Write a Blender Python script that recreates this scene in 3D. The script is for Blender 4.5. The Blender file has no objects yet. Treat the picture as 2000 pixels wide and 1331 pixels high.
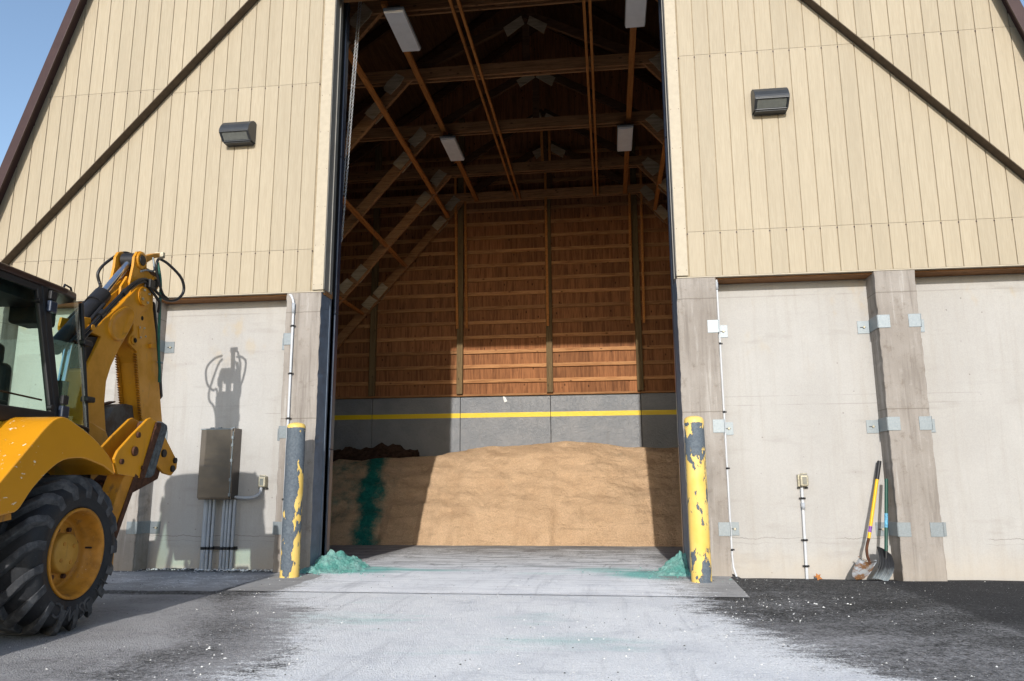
import bpy, bmesh, math, random
from mathutils import Vector, Matrix, noise as mn
random.seed(7)
S = bpy.context.scene
C = S.collection
rad = math.radians

# ------------------------------------------------------------------ camera, sky, sun, exposure
YAW, PITCH, ROLL = 0.12540768, 0.18722219, -0.00503851
fwd = Vector((-math.sin(YAW) * math.cos(PITCH), math.cos(YAW) * math.cos(PITCH), math.sin(PITCH)))
r0 = Vector((math.cos(YAW), math.sin(YAW), 0)); u0 = r0.cross(fwd)
rr = r0 * math.cos(ROLL) + u0 * math.sin(ROLL); uu = u0 * math.cos(ROLL) - r0 * math.sin(ROLL)
cam = bpy.data.cameras.new('camera'); camo = bpy.data.objects.new('camera', cam); C.objects.link(camo)
cam.sensor_width = 36; cam.lens = 36 * 1481.34 / 2000; cam.clip_end = 2000; cam.clip_start = 0.05
M = Matrix((rr, uu, -fwd)).transposed().to_4x4(); M.translation = Vector((1.1577, -9.4693, 1.0748))
camo.matrix_world = M
S.camera = camo

SUN_EL = rad(21.7); SUN_DX = -0.015
w = bpy.data.worlds.new('World'); S.world = w; w.use_nodes = True
wn = w.node_tree; bg = wn.nodes['Background']
sky = wn.nodes.new('ShaderNodeTexSky'); sky.sky_type = 'NISHITA'; sky.sun_disc = False
sky.sun_elevation = SUN_EL; sky.sun_rotation = math.pi; sky.air_density = 1.0; sky.dust_density = 0.8; sky.ozone_density = 1.0
wn.links.new(sky.outputs[0], bg.inputs[0]); bg.inputs[1].default_value = 0.15
sl = bpy.data.lights.new('sun', 'SUN'); sl.energy = 2.9; sl.angle = rad(0.5); sl.color = (1.0, 0.96, 0.90)
so = bpy.data.objects.new('sun', sl); C.objects.link(so)
so.rotation_euler = Vector((SUN_DX, math.cos(SUN_EL), -math.sin(SUN_EL))).to_track_quat('-Z', 'Y').to_euler()
S.view_settings.view_transform = 'Standard'; S.view_settings.look = 'None'
S.view_settings.gamma = 1; S.view_settings.use_curve_mapping = False; S.view_settings.exposure = 0.55
S.cycles.max_bounces = 10; S.cycles.diffuse_bounces = 3; S.cycles.transparent_max_bounces = 12

# ------------------------------------------------------------------ material helpers
class NT:
    def __init__(s, name):
        s.m = bpy.data.materials.new(name); s.m.use_nodes = True; s.t = s.m.node_tree
        s.b = s.t.nodes['Principled BSDF']; s.out = s.t.nodes['Material Output']
    def n(s, t): return s.t.nodes.new(t)
    def put(s, sock, v):
        if isinstance(v, bpy.types.NodeSocket): s.t.links.new(v, sock)
        elif isinstance(v, (tuple, list)) and len(v) == 3 and sock.type == 'RGBA': sock.default_value = (*v, 1)
        else: sock.default_value = v
    def pos(s): return s.n('ShaderNodeNewGeometry').outputs['Position']
    def obj(s): return s.n('ShaderNodeTexCoord').outputs['Object']
    def rnd(s): return s.n('ShaderNodeObjectInfo').outputs['Random']
    def attr(s, name):
        a = s.n('ShaderNodeAttribute'); a.attribute_name = name; return a.outputs['Fac']
    def sc(s, v, k, off=None):
        m = s.n('ShaderNodeMapping'); s.put(m.inputs[0], v); m.inputs['Scale'].default_value = k
        if off is not None: s.put(m.inputs['Location'], off)
        return m.outputs[0]
    def noise(s, v, scale=5, detail=4, rough=.55, dist=0):
        t = s.n('ShaderNodeTexNoise'); s.put(t.inputs['Vector'], v); t.inputs['Scale'].default_value = scale
        t.inputs['Detail'].default_value = detail; t.inputs['Roughness'].default_value = rough; t.inputs['Distortion'].default_value = dist
        return t.outputs['Fac']
    def voro(s, v, scale=20, feat='F1'):
        t = s.n('ShaderNodeTexVoronoi'); s.put(t.inputs['Vector'], v); t.inputs['Scale'].default_value = scale; t.feature = feat
        return t.outputs['Distance']
    def wave(s, v, scale, dist, axis='X', detail=2):
        t = s.n('ShaderNodeTexWave'); s.put(t.inputs['Vector'], v); t.inputs['Scale'].default_value = scale
        t.bands_direction = axis; t.inputs['Distortion'].default_value = dist; t.inputs['Detail'].default_value = detail
        return t.outputs['Fac']
    def math(s, op, a, b=0.0, clamp=False):
        m = s.n('ShaderNodeMath'); m.operation = op; m.use_clamp = clamp; s.put(m.inputs[0], a); s.put(m.inputs[1], b); return m.outputs[0]
    def rng(s, v, a, b, c=0.0, d=1.0):
        m = s.n('ShaderNodeMapRange'); m.interpolation_type = 'SMOOTHSTEP'
        if a > b: a, b, c, d = b, a, d, c
        for i, x in enumerate((v, a, b, c, d)): s.put(m.inputs[i], x)
        return m.outputs[0]
    def mix(s, f, a, b, mode='MIX'):
        m = s.n('ShaderNodeMix'); m.data_type = 'RGBA'; m.blend_type = mode
        s.put(m.inputs['Factor'], f); s.put(m.inputs[6], a); s.put(m.inputs[7], b); return m.outputs[2]
    def mul(s, col, f):   # colour times scalar socket
        m = s.n('ShaderNodeVectorMath'); m.operation = 'SCALE'; s.put(m.inputs[0], col); s.put(m.inputs['Scale'], f); return m.outputs[0]
    def xyz(s, v):
        m = s.n('ShaderNodeSeparateXYZ'); s.put(m.inputs[0], v); return m.outputs
    def bump(s, h, strength=.3, dist=.01, prev=None):
        b = s.n('ShaderNodeBump'); b.inputs['Strength'].default_value = strength; b.inputs['Distance'].default_value = dist
        s.put(b.inputs['Height'], h)
        if prev is not None: s.put(b.inputs['Normal'], prev)
        return b.outputs[0]
    def fin(s, col, rough=.8, normal=None, metal=0.0, spec=.3):
        s.put(s.b.inputs['Base Color'], col); s.put(s.b.inputs['Roughness'], rough); s.put(s.b.inputs['Metallic'], metal)
        s.b.inputs['Specular IOR Level'].default_value = spec
        if normal is not None: s.put(s.b.inputs['Normal'], normal)
        return s.m

def plain(name, col, rough=.7, metal=0.0, var=.12, scale=14, spec=.3, bump=0.0):
    t = NT(name); p = t.pos()
    f = t.rng(t.noise(p, scale, 5, .65), .3, .7, 1 - var, 1 + var)
    nm = t.bump(t.noise(p, scale * 5, 4), bump, .004) if bump else None
    return t.fin(t.mul(col, f), rough, nm, metal, spec)

def wood(name, col, dark, axis=2, scale=1.0, rough=.8, knots=.5, var=.25, spec=.2):
    """grain runs along the given axis"""
    t = NT(name); p = t.pos(); r = t.rnd()
    k = [14 * scale] * 3; k[axis] = 0.9 * scale
    off = t.n('ShaderNodeCombineXYZ'); t.put(off.inputs[0], t.math('MULTIPLY', r, 37)); t.put(off.inputs[2], t.math('MULTIPLY', r, 91))
    q = t.sc(p, tuple(k), off.outputs[0])
    g = t.noise(q, 2.2, 6, .62, .7)
    fine = t.noise(t.sc(p, tuple(x * 4 for x in k)), 3, 4)
    c = t.mix(t.rng(g, .38, .68), col, dark)
    kk = [5.0] * 3; kk[axis] = 2.6
    kn = t.voro(t.sc(p, tuple(kk), off.outputs[0]), 1.35)
    c = t.mix(t.math('MULTIPLY', t.rng(kn, .05, .16, 1, 0), knots), c, tuple(x * .22 for x in dark))
    c = t.mul(c, t.rng(fine, .25, .75, .82, 1.12))
    c = t.mul(c, t.math('ADD', t.math('MULTIPLY', r, 2 * var), 1 - var))
    return t.fin(c, rough, t.bump(g, .25, .003), 0, spec)

# siding: painted, faint wood grain
t = NT('siding_paint'); p = t.pos(); r = t.rnd()
g = t.noise(t.sc(p, (26, 26, 1.3)), 2.4, 5, .6, 1.1)
st = t.noise(t.sc(p, (3, 3, .5)), 1.5, 4)
c = t.mix(t.rng(g, .3, .72), (.402, .346, .256), (.352, .299, .216))
c = t.mix(t.rng(st, .45, .75, 0, .55), c, (.345, .295, .215))
ws = t.noise(t.sc(p, (7, 7, .22)), 1.5, 5, .65)
c = t.mix(t.rng(ws, .52, .75, 0, .45), c, (.30, .25, .175))
lowdirt = t.noise(t.sc(p, (8, 8, 2)), 1.3, 5, .65)
c = t.mix(t.rng(lowdirt, .62, .8, 0, .25), c, (.36, .29, .19))
c = t.mul(c, t.math('ADD', t.math('MULTIPLY', r, .09), .955))
MSIDING = t.fin(c, .62, t.bump(g, .22, .0025), 0, .25)
MGROOVE = plain('groove_backing', (.31, .255, .175), .9)
MTRIM = plain('trim_paint', (.415, .362, .275), .55, var=.05)
MBROWN = plain('brown_metal', (.050, .026, .024), .45, var=.1, scale=3)
MBAND = plain('band_brown', (.085, .060, .040), .7, var=.2)

def concrete(name, a, b, dark, streak, pits, low=None):
    t = NT(name); p = t.pos()
    big = t.noise(p, .9, 5, .6)
    vs = t.noise(t.sc(p, (9, 9, .55)), 1.4, 6, .65, .3)
    c = t.mix(t.rng(big, .33, .68), a, b)
    c = t.mix(t.rng(vs, .46, .72, 0, streak), c, dark)
    if streak > .5: c = t.mix(t.rng(vs, .44, .26, 0, .75), c, (.44, .42, .395))
    hl = t.noise(t.sc(p, (.5, .5, 7)), 1.6, 5, .7)
    c = t.mix(t.rng(hl, .6, .75, 0, streak * .55), c, tuple(x * .8 for x in a))
    pn = t.noise(p, 34, 3, .7)
    pm = t.math('MULTIPLY', t.rng(pn, .66, .74), t.rng(t.noise(p, 3, 2), .42, .6))
    c = t.mix(t.math('MULTIPLY', pm, pits), c, tuple(x * .35 for x in dark))
    fine = t.noise(p, 90, 3, .6)
    c = t.mul(c, t.rng(fine, .3, .7, .95, 1.05))
    if name == 'wall_concrete':
        bh = t.voro(t.sc(p, (1, .3, 1)), 7.5); bh = t.math('MULTIPLY', t.rng(bh, .045, .085, 1, 0), t.rng(t.noise(p, 2.3, 3), .48, .6))
        c = t.mix(t.math('MULTIPLY', bh, .6), c, (.12, .11, .10))
        z = t.xyz(p)[2]; wob = t.math('MULTIPLY', t.math('SUBTRACT', t.noise(t.sc(p, (2.2, 2, .1)), 2, 5, .7), .5), .10)
        for zz, amt, wd in ((2.03, .35, .006), (2.14, .25, .006), (.42, .65, .006), (.36, .35, .004), (3.42, .22, .012)):
            ln = t.math('ABSOLUTE', t.math('ADD', t.math('SUBTRACT', z, zz), t.math('MULTIPLY', wob, 1.0 if zz < 1 else .12)))
            ln = t.math('MULTIPLY', t.rng(ln, wd * .3, wd, 1, 0), t.rng(t.noise(t.sc(p, (1.1, 1, 3)), 1.7, 4), .42, .58, 0, amt))
            c = t.mix(ln, c, (.12, .11, .095))
        ys = t.math('MULTIPLY', t.rng(t.noise(t.sc(p, (1.6, 1, 1.1)), 1.9, 4), .60, .74), t.rng(z, 2.2, 3.4, 0, .45))
        c = t.mix(ys, c, (.42, .33, .20))
        sm = t.math('MULTIPLY', t.rng(t.noise(t.sc(p, (.7, 1, 3.5)), 1.7, 5), .58, .72), .30)
        c = t.mix(sm, c, (.27, .25, .225))
    else:
        mo = t.noise(p, 6.5, 6, .75); c = t.mix(t.rng(mo, .52, .70, 0, .6), c, (.155, .125, .10)); c = t.mix(t.rng(mo, .44, .28, 0, .35), c, (.42, .395, .37))
        z = t.xyz(p)[2]
        for zz in (1.93, 3.35):
            ln = t.rng(t.math('ABSOLUTE', t.math('ADD', t.math('SUBTRACT', z, zz), t.math('MULTIPLY', t.math('SUBTRACT', mo, .5), .03))), .003, .010, .55, 0)
            c = t.mix(ln, c, (.13, .11, .09))
    if low:
        z = t.xyz(p)[2]
        lw = t.math('MULTIPLY', t.rng(t.math('ADD', z, t.math('MULTIPLY', t.noise(p, 4, 5), .5)), .28, .62, 1, 0), .38)
        c = t.mix(lw, c, low)
    nm = t.bump(t.math('ADD', vs, t.math('MULTIPLY', pn, .6)), .3, .006)
    return t.fin(c, .9, nm, 0, .15)
MCONC = concrete('wall_concrete', (.41, .40, .385), (.372, .36, .345), (.33, .308, .28), .38, .5, (.44, .38, .30))
MPIL = concrete('pilaster_concrete', (.318, .292, .266), (.250, .224, .200), (.160, .138, .120), .70, .9, (.33, .285, .235))
MBLUE = plain('blue_grey_paint', (.105, .135, .180), .55, var=.16, scale=6)
t = NT('inner_wall_paint'); p = t.pos()
d = t.noise(p, 11, 6, .68, 1.2); d2 = t.noise(p, 2, 5, .6)
c = t.mix(t.rng(d2, .35, .68), (.165, .175, .19), (.205, .21, .22))
c = t.mix(t.rng(t.noise(t.sc(p, (3, 3, .6)), 1.6, 5), .6, .78, 0, .4), c, (.14, .135, .13))
MINNER = t.fin(c, .42, t.bump(d, .75, .03), 0, .4)
t = NT('stripe_yellow'); p = t.pos()
MSTRIPE = t.fin(t.mix(t.rng(t.noise(p, 7, 5), .5, .75, 0, .3), (.66, .47, .008), (.5, .36, .02)), .45, t.bump(t.noise(p, 11, 6, .68, 1.2), .4, .02), 0, .4)

# wood of the barn inside
MPLY = wood('plywood_aged', (.285, .120, .050), (.150, .060, .025), 2, .55, .8, .9, .20)
MROOFPLY = wood('plywood_roof', (.11, .055, .024), (.06, .028, .012), 1, .7, .85, .5, .3)
MGIRT = wood('girt_lumber', (.40, .20, .085), (.26, .115, .045), 0, 1.0, .75, .8, .22)
MPOST = wood('post_lumber', (.17, .115, .055), (.11, .072, .034), 2, 1.0, .8, .6, .12)
MTRUSS = wood('truss_lumber', (.36, .18, .080), (.21, .10, .043), 0, 1.0, .8, .7, .2)
MSHADELUM = wood('shaded_truss_lumber', (.10, .05, .024), (.06, .028, .013), 0, 1.0, .8, .7, .2)  # same truss lumber, darkened to paint in the shade under the apex
MBRACE = wood('brace_lumber', (.44, .175, .046), (.31, .115, .03), 1, 1.0, .75, .7, .2)
MGUSSET = wood('gusset_plywood', (.44, .34, .23), (.30, .225, .145), 0, .8, .85, .1, .12)

# metals and small stuff
t = NT('galvanised'); p = t.pos()
v = t.noise(p, 60, 4, .7); c = t.mix(t.rng(v, .1, .8), (.165, .195, .215), (.24, .27, .29))
c = t.mix(t.rng(t.noise(p, 18, 4), .55, .75, 0, .5), c, (.19, .21, .22))
MGALV = t.fin(c, .48, t.bump(t.noise(p, 40, 3), .1, .002), .55, .5)
MDARK = plain('dark_bronze', (.030, .034, .040), .42, 0, .1, 8, .5)
MLENS = plain('lamp_lens', (.16, .17, .16), .15, 0, .1, 20, .6)
MSTEEL = NT('cabinet_steel'); t = MSTEEL; p = t.pos()
br = t.noise(t.sc(p, (2, 2, 60)), 2, 4); sm = t.noise(p, 2.2, 4)
MSTEEL = t.fin(t.mix(t.rng(sm, .35, .7), (.135, .118, .105), (.095, .085, .078)), t.rng(br, .3, .7, .28, .42), None, .8, .5)
MPVC = plain('grey_conduit', (.36, .385, .42), .5, 0, .08, 5)
MWHITE = plain('white_conduit', (.52, .54, .57), .45, 0, .06, 5)
MBLACK = plain('black_plastic', (.012, .012, .014), .5, 0, .2, 12, .4)
MCAST = plain('cast_outlet', (.40, .37, .28), .45, .3, .2, 30)
MNAVY = plain('navy_guide', (.030, .042, .070), .3, .2, .15, 6, .6)
MSEAL = plain('rubber_seal', (.004, .004, .005), .8)
MJAMB = plain('jamb_metal', (.235, .225, .205), .5, .1, .1, 4)
MTRAY = plain('lamp_tray_white', (.78, .78, .79), .4, 0, .04, 6)
MCHAIN = plain('chain_zinc', (.52, .52, .52), .4, .8, .2, 30)
MPAPER = plain('white_paper', (.75, .75, .73), .8)
MLEAF = plain('dry_leaf', (.34, .13, .035), .8, 0, .3, 60)

# vehicle
def vpaint(name, col, dirt, chips, scale=1.0, rough=.38):
    t = NT(name); p = t.pos()
    n1 = t.noise(p, 3.2 * scale, 6, .65); n2 = t.noise(p, 26 * scale, 4, .7); n3 = t.noise(p, 9, 5, .7)
    c = t.mix(t.rng(n1, .42, .75, 0, dirt), col, tuple(x * .55 for x in col))
    c = t.mix(t.rng(n3, .60, .8, 0, dirt), c, (.16, .095, .04))
    gz = t.noise(t.sc(p, (4, 4, .8)), 2.4, 6, .7); c = t.mix(t.rng(gz, .55, .74, 0, dirt * 1.1), c, (.12, .07, .03))
    ch = t.math('MULTIPLY', t.rng(n2, .66, .70), t.rng(t.noise(p, 2.3, 3), .40, .56))
    c = t.mix(t.math('MULTIPLY', ch, chips), c, (.60, .55, .44))
    return t.fin(c, t.rng(n1, .35, .7, rough, rough + .22), t.bump(n2, .06, .002), 0, .45)
MYEL = vpaint('loader_yellow', (.56, .238, .008), .45, .0)
MYELF = vpaint('fender_yellow', (.60, .262, .009), .2, .0, 1.0, .3)
MYELD = vpaint('dirty_yellow', (.48, .20, .012), .85, .6)
t = NT('fender_chipped'); p = t.pos()
n1 = t.noise(p, 2.5, 5); col = t.mix(t.rng(n1, .4, .75, 0, .3), (.60, .262, .009), (.46, .19, .009))
sp = t.noise(t.sc(p, (1, .62, 1.5)), 30, 2, .5, .4)
o = t.xyz(p)
zone = t.math('MULTIPLY', t.rng(t.math('SUBTRACT', t.math('MULTIPLY', o[1], -1.0), t.math('MULTIPLY', o[2], .25)), 3.68, 4.35, 0.0, 1.0), t.rng(t.noise(p, 5, 3), .30, .5))
thr = t.math('SUBTRACT', .80, t.math('MULTIPLY', zone, .145))
ch = t.math('MULTIPLY', t.rng(t.math('SUBTRACT', sp, thr), -.005, .02), .9)
MFENDER = t.fin(t.mix(ch, col, (.72, .64, .50)), t.rng(ch, 0, 1, .30, .6), t.bump(sp, .05, .002), 0, .5)
MRUST = NT('rusty_iron'); t = MRUST; p = t.pos()
MRUST = t.fin(t.mix(t.rng(t.noise(p, 22, 5, .7), .35, .68), (.055, .024, .015), (.115, .050, .026)), .85, t.bump(t.noise(p, 60, 4), .4, .004), .2, .3)
t = NT('tyre_rubber'); p = t.pos()
n1 = t.noise(p, 7, 6, .7); n2 = t.noise(p, 55, 4, .7)
c = t.mix(t.rng(n1, .36, .72), (.010, .011, .014), (.026, .028, .032)); c = t.mix(t.rng(n2, .6, .75, 0, .5), c, (.085, .085, .09))
MTYRE = t.fin(c, t.rng(n1, .3, .7, .55, .8), t.bump(n2, .3, .004), 0, .35)
t = NT('lug_rubber'); p = t.pos()
n1 = t.noise(p, 12, 6, .7); n2 = t.noise(p, 70, 4, .7)
c = t.mix(t.rng(n1, .42, .66), (.040, .042, .047), (.088, .090, .096)); c = t.mix(t.rng(n2, .6, .72, 0, .5), c, (.11, .11, .115))
MLUG = t.fin(c, .75, t.bump(n2, .35, .004), 0, .3)
MRIM = vpaint('rim_yellow', (.44, .185, .014), .9, .5, 2.0, .5)
MHUB = vpaint('hub_yellow', (.46, .235, .03), .5, .1, 2.0, .5)
MCHROME = plain('chrome_rod', (.62, .66, .72), .14, .95, .05, 10, .5)
MRUBBER = plain('pad_rubber', (.085, .095, .10), .85, 0, .4, 25, .2, .5)
MHOSE = plain('hose_black', (.010, .010, .011), .42, 0, .2, 20, .45)
MGREEN = plain('hose_green', (.010, .085, .062), .45, 0, .2, 10)
MSEAT = plain('seat_vinyl', (.012, .016, .018), .6)
t = NT('bucket_steel'); p = t.pos()
MBUCKET = t.fin(t.mix(t.rng(t.noise(p, 6, 6, .7), .36, .66), (.115, .105, .095), (.075, .05, .035)), .7, t.bump(t.noise(p, 30, 4), .3, .004), .3, .4)
t = NT('cab_glass')
tr = t.n('ShaderNodeBsdfTransparent'); tr.inputs[0].default_value = (.80, .93, .865, 1)
gl = t.n('ShaderNodeBsdfGlossy'); gl.inputs['Roughness'].default_value = .02; gl.inputs[0].default_value = (.9, .95, .95, 1)
lw = t.n('ShaderNodeLayerWeight'); lw.inputs[0].default_value = .5; fr = t.math('POWER', lw.outputs['Facing'], 4.0)
mx = t.n('ShaderNodeMixShader'); t.t.links.new(t.math('ADD', t.math('MULTIPLY', fr, .55), .035), mx.inputs[0])
t.t.links.new(tr.outputs[0], mx.inputs[1]); t.t.links.new(gl.outputs[0], mx.inputs[2]); t.t.links.new(mx.outputs[0], t.out.inputs[0])
MGLASS = t.m

# salt and ground
t = NT('sand_salt'); p = t.pos()
tl = t.attr('teal'); n1 = t.noise(p, 1.6, 6, .65); n2 = t.noise(p, 14, 5, .7); n3 = t.noise(p, 120, 3, .7)
ly = t.noise(t.sc(p, (1.2, 1.2, 6)), 1.3, 6, .65, .6)
c = t.mix(t.rng(n1, .35, .7), (.66, .455, .285), (.56, .375, .228))
c = t.mix(t.rng(ly, .5, .72, 0, .6), c, (.40, .27, .165))
c = t.mul(c, t.rng(n3, .28, .72, .80, 1.16))
tn = t.math('ADD', t.math('MULTIPLY', t.math('SUBTRACT', t.noise(t.sc(p, (1, 1, .7)), 3.0, 6, .75), .5), 1.5), t.math('MULTIPLY', t.math('SUBTRACT', n3, .5), .7))
tf = t.rng(t.math('ADD', tl, t.math('MULTIPLY', tn, t.rng(tl, .05, .3))), .28, .95)
c = t.mix(tf, c, t.mix(t.rng(n2, .35, .65), (.008, .125, .105), (.02, .19, .155)))
n4 = t.noise(p, 45, 4, .7)
c = t.mul(c, t.rng(n4, .3, .7, .86, 1.1))
MSAND = t.fin(c, .95, t.bump(t.math('ADD', t.math('ADD', t.math('MULTIPLY', n2, 1.0), t.math('MULTIPLY', n4, .6)), t.math('MULTIPLY', n3, .3)), 1.0, .05), 0, .1)
t = NT('teal_salt'); p = t.pos()
c = t.mix(t.rng(t.noise(p, 5, 5, .7), .35, .68), (.17, .52, .45), (.42, .72, .66))
c = t.mul(c, t.rng(t.noise(p, 130, 2, .8), .3, .7, .72, 1.2))
MTEAL = t.fin(c, .95, t.bump(t.math('ADD', t.noise(p, 110, 3, .8), t.noise(p, 38, 4, .8)), 1.0, .03), 0, .1)
MCRUMB = plain('salt_crumb', (.72, .72, .70), .7)
MGRIT = plain('dark_grit', (.06, .058, .055), .9)
MDEBRIS = plain('debris_brown', (.045, .026, .018), .9, 0, .5, 9, .1, .8)

def saltmix(t, p, base):
    """spread road salt over a base colour, driven by the mesh attributes"""
    s = t.attr('salt'); te = t.attr('teal')
    f1 = t.noise(p, 1.3, 5, .6); f2 = t.noise(t.sc(p, (.6, 1.6, 1)), 7, 6, .7); f3 = t.noise(p, 75, 3, .75)
    v = t.math('ADD', s, t.math('MULTIPLY', t.math('SUBTRACT', f1, .5), 1.1))
    v = t.math('ADD', v, t.math('MULTIPLY', t.math('SUBTRACT', f2, .5), 1.25)); f4 = t.noise(t.sc(p, (1.6, 2.4, 1)), 16, 5, .75); v = t.math('ADD', v, t.math('MULTIPLY', t.math('SUBTRACT', f4, .5), 1.0))
    v = t.math('ADD', v, t.math('MULTIPLY', t.math('SUBTRACT', f3, .5), 1.0))
    cov = t.rng(v, -.02, .42)
    white = t.mix(t.rng(f1, .35, .68), (.93, .935, .94), (.82, .83, .85))
    white = t.mix(t.rng(f2, .55, .75, 0, .4), white, (.60, .625, .66))
    tv = t.math('ADD', te, t.math('MULTIPLY', t.math('SUBTRACT', t.noise(t.sc(p, (.5, 1.5, 1)), 3, 5, .65), .5), .9))
    white = t.mix(t.rng(tv, .2, 1.0, 0, .9), white, (.20, .56, .50))
    w1 = t.noise(t.sc(p, (.9, 1.5, 1)), 1.7, 7, .72, .8); w2 = t.noise(t.sc(p, (1.6, 2.2, 1)), 6, 5, .75)
    white = t.mix(t.rng(w1, .52, .70, 0, .38), white, (.45, .47, .51))
    white = t.mix(t.rng(w2, .58, .74, 0, .45), white, (.36, .37, .41))
    tr_ = t.noise(t.sc(p, (5, .35, 1)), 1.4, 5, .7, .4)
    white = t.mix(t.rng(tr_, .54, .70, 0, .32), white, (.40, .41, .44))
    white = t.mul(white, t.rng(f3, .30, .70, .84, 1.06))
    c = t.mix(cov, base, white)
    return c, cov, f3
t = NT('asphalt'); p = t.pos()
n1 = t.noise(p, .8, 5, .6); n2 = t.noise(p, 60, 4, .75); n3 = t.noise(p, 7, 5, .7); vo = t.voro(p, 95)
n4 = t.noise(p, 26, 4, .8)
base = t.mix(t.rng(n2, .3, .7), (.018, .018, .019), (.075, .074, .072)); base = t.mul(base, t.rng(n4, .3, .7, .6, 1.5))
du = t.attr('dust')
dv = t.math('ADD', du, t.math('MULTIPLY', t.math('SUBTRACT', n3, .5), .7))
dv = t.math('ADD', dv, t.math('MULTIPLY', t.math('SUBTRACT', n2, .5), 1.0)); dv = t.math('ADD', dv, t.math('MULTIPLY', t.math('SUBTRACT', n4, .5), 1.1))
base = t.mix(t.rng(dv, .05, .95, 0, .92), base, t.mix(t.rng(n1, .35, .65), (.47, .465, .475), (.35, .345, .35)))
pa = t.math('MULTIPLY', t.attr('patch'), .82)
base = t.mix(t.math('MULTIPLY', t.attr('patch'), .8), base, t.mul((.026, .026, .028), t.rng(n2, .3, .7, .6, 1.5)))
c, cov, f3 = saltmix(t, p, base)
spk = t.math('MULTIPLY', t.rng(t.noise(p, 42, 2, .5), .695, .73), t.rng(t.noise(p, 2.2, 3), .3, .62))
c = t.mix(t.math('MULTIPLY', spk, .85), c, (.66, .66, .66))
h = t.math('ADD', t.math('MULTIPLY', n2, .6), t.math('MULTIPLY', vo, .5))
h = t.math('ADD', h, t.math('MULTIPLY', n3, .5)); h = t.math('ADD', h, n4)
MASPH = t.fin(c, .92, t.bump(h, .9, .016), 0, .2)
t = NT('slab_concrete'); p = t.pos()
n1 = t.noise(p, 1.6, 5, .6); n2 = t.noise(p, 60, 3, .7)
base = t.mix(t.rng(n1, .35, .68), (.37, .365, .36), (.30, .295, .29)); base = t.mul(base, t.rng(n2, .3, .7, .88, 1.1))
tk = t.noise(t.sc(p, (.55, 5.5, 1)), 1.5, 6, .75, .5)
c, cov, f3 = saltmix(t, p, base)
sk = t.attr('skid')
tk2 = t.noise(t.sc(p, (3.5, .8, 1)), 1.5, 6, .75, .8)
c = t.mix(t.math('MULTIPLY', t.rng(tk, .47, .62), t.math('MULTIPLY', sk, .80)), c, (.105, .105, .115))
c = t.mix(t.math('MULTIPLY', t.rng(tk2, .54, .64), t.math('MULTIPLY', sk, .40)), c, (.12, .12, .13))
MSLAB = t.fin(c, .85, t.bump(t.math('ADD', n2, t.noise(p, 9, 5, .7)), .35, .008), 0, .2)

def bollard_mat(name, grey_bias):
    t = NT(name); p = t.pos(); o = t.xyz(t.obj())
    n = t.noise(t.sc(p, (1.6, 1.6, .75)), 6.5, 6, .62, .25)
    if grey_bias == 'grey': n = t.math('ADD', t.math('MULTIPLY', t.math('SUBTRACT', n, .5), 1.7), .5)
    if grey_bias == 'grey':   # peeled nearly bare, paint left on the right flank low down and round the cap
        b = t.math('MULTIPLY', t.rng(o[0], .02, .10), t.rng(o[2], 1.50, .95, .0, .22))
        b = t.math('ADD', b, t.math('MULTIPLY', t.rng(o[0], -.03, -.10), t.rng(o[2], 1.1, .6, .0, .15))); b = t.math('ADD', b, t.rng(o[2], 1.745, 1.775, 0, .6)); b = t.math('ADD', b, t.rng(o[2], .14, .02, 0, .30))
        v = t.math('ADD', n, t.math('SUBTRACT', b, .19))
    else:
        b = t.math('MULTIPLY', t.rng(o[2], 1.15, 1.62, 0, .135), t.rng(o[2], 1.73, 1.77, 1, -2))
        b = t.math('ADD', b, t.math('MULTIPLY', t.rng(o[2], .40, .05, 0, .10), t.rng(o[0], -.06, .05)))
        v = t.math('SUBTRACT', t.math('ADD', n, .085), b)
    pm = t.rng(v, .494, .506)
    ed = t.math('MULTIPLY', t.rng(v, .47, .494), t.rng(v, .506, .494, 0, 1))
    yel = t.mix(t.rng(t.noise(p, 3, 4), .4, .7), (.74, .53, .16), (.68, .45, .10))
    gr = t.mix(t.rng(t.noise(p, 40, 4, .7), .35, .68), (.075, .095, .12), (.12, .145, .17))
    c = t.mix(pm, gr, yel)
    c = t.mix(t.math('MULTIPLY', ed, .5), c, (.07, .06, .05))
    return t.fin(c, t.rng(pm, 0, 1, .7, .42), t.bump(pm, .5, .003), 0, .35)
MBOLG = bollard_mat('bollard_peeled', 'grey'); MBOLY = bollard_mat('bollard_yellow', 'yellow')
MSHY = plain('handle_yellow', (.70, .40, .012), .4, 0, .08, 10)
MSHG = plain('handle_green', (.010, .060, .042), .45, 0, .15, 10)
MSTICK1 = plain('sticker_violet', (.16, .06, .26), .5, 0, .5, 40); MSTICK2 = plain('sticker_blue', (.09, .30, .45), .5, 0, .4, 50)
t = NT('spade_steel'); p = t.pos(); 
MSPADE = t.fin(t.mix(t.rng(t.noise(p, 8, 5, .65), .44, .58), (.45, .47, .48), (.24, .12, .05)), .42, None, .55, .5)
t = NT('pusher_plastic'); p = t.pos(); z = t.xyz(p)[2]
MPUSH = t.fin(t.mix(t.math('MULTIPLY', t.rng(t.math('ADD', z, t.math('MULTIPLY', t.noise(p, 12, 5), .2)), .10, .24, 1, 0), .6), (.014, .014, .015), (.25, .29, .31)), .5, None, 0, .4)

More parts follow.
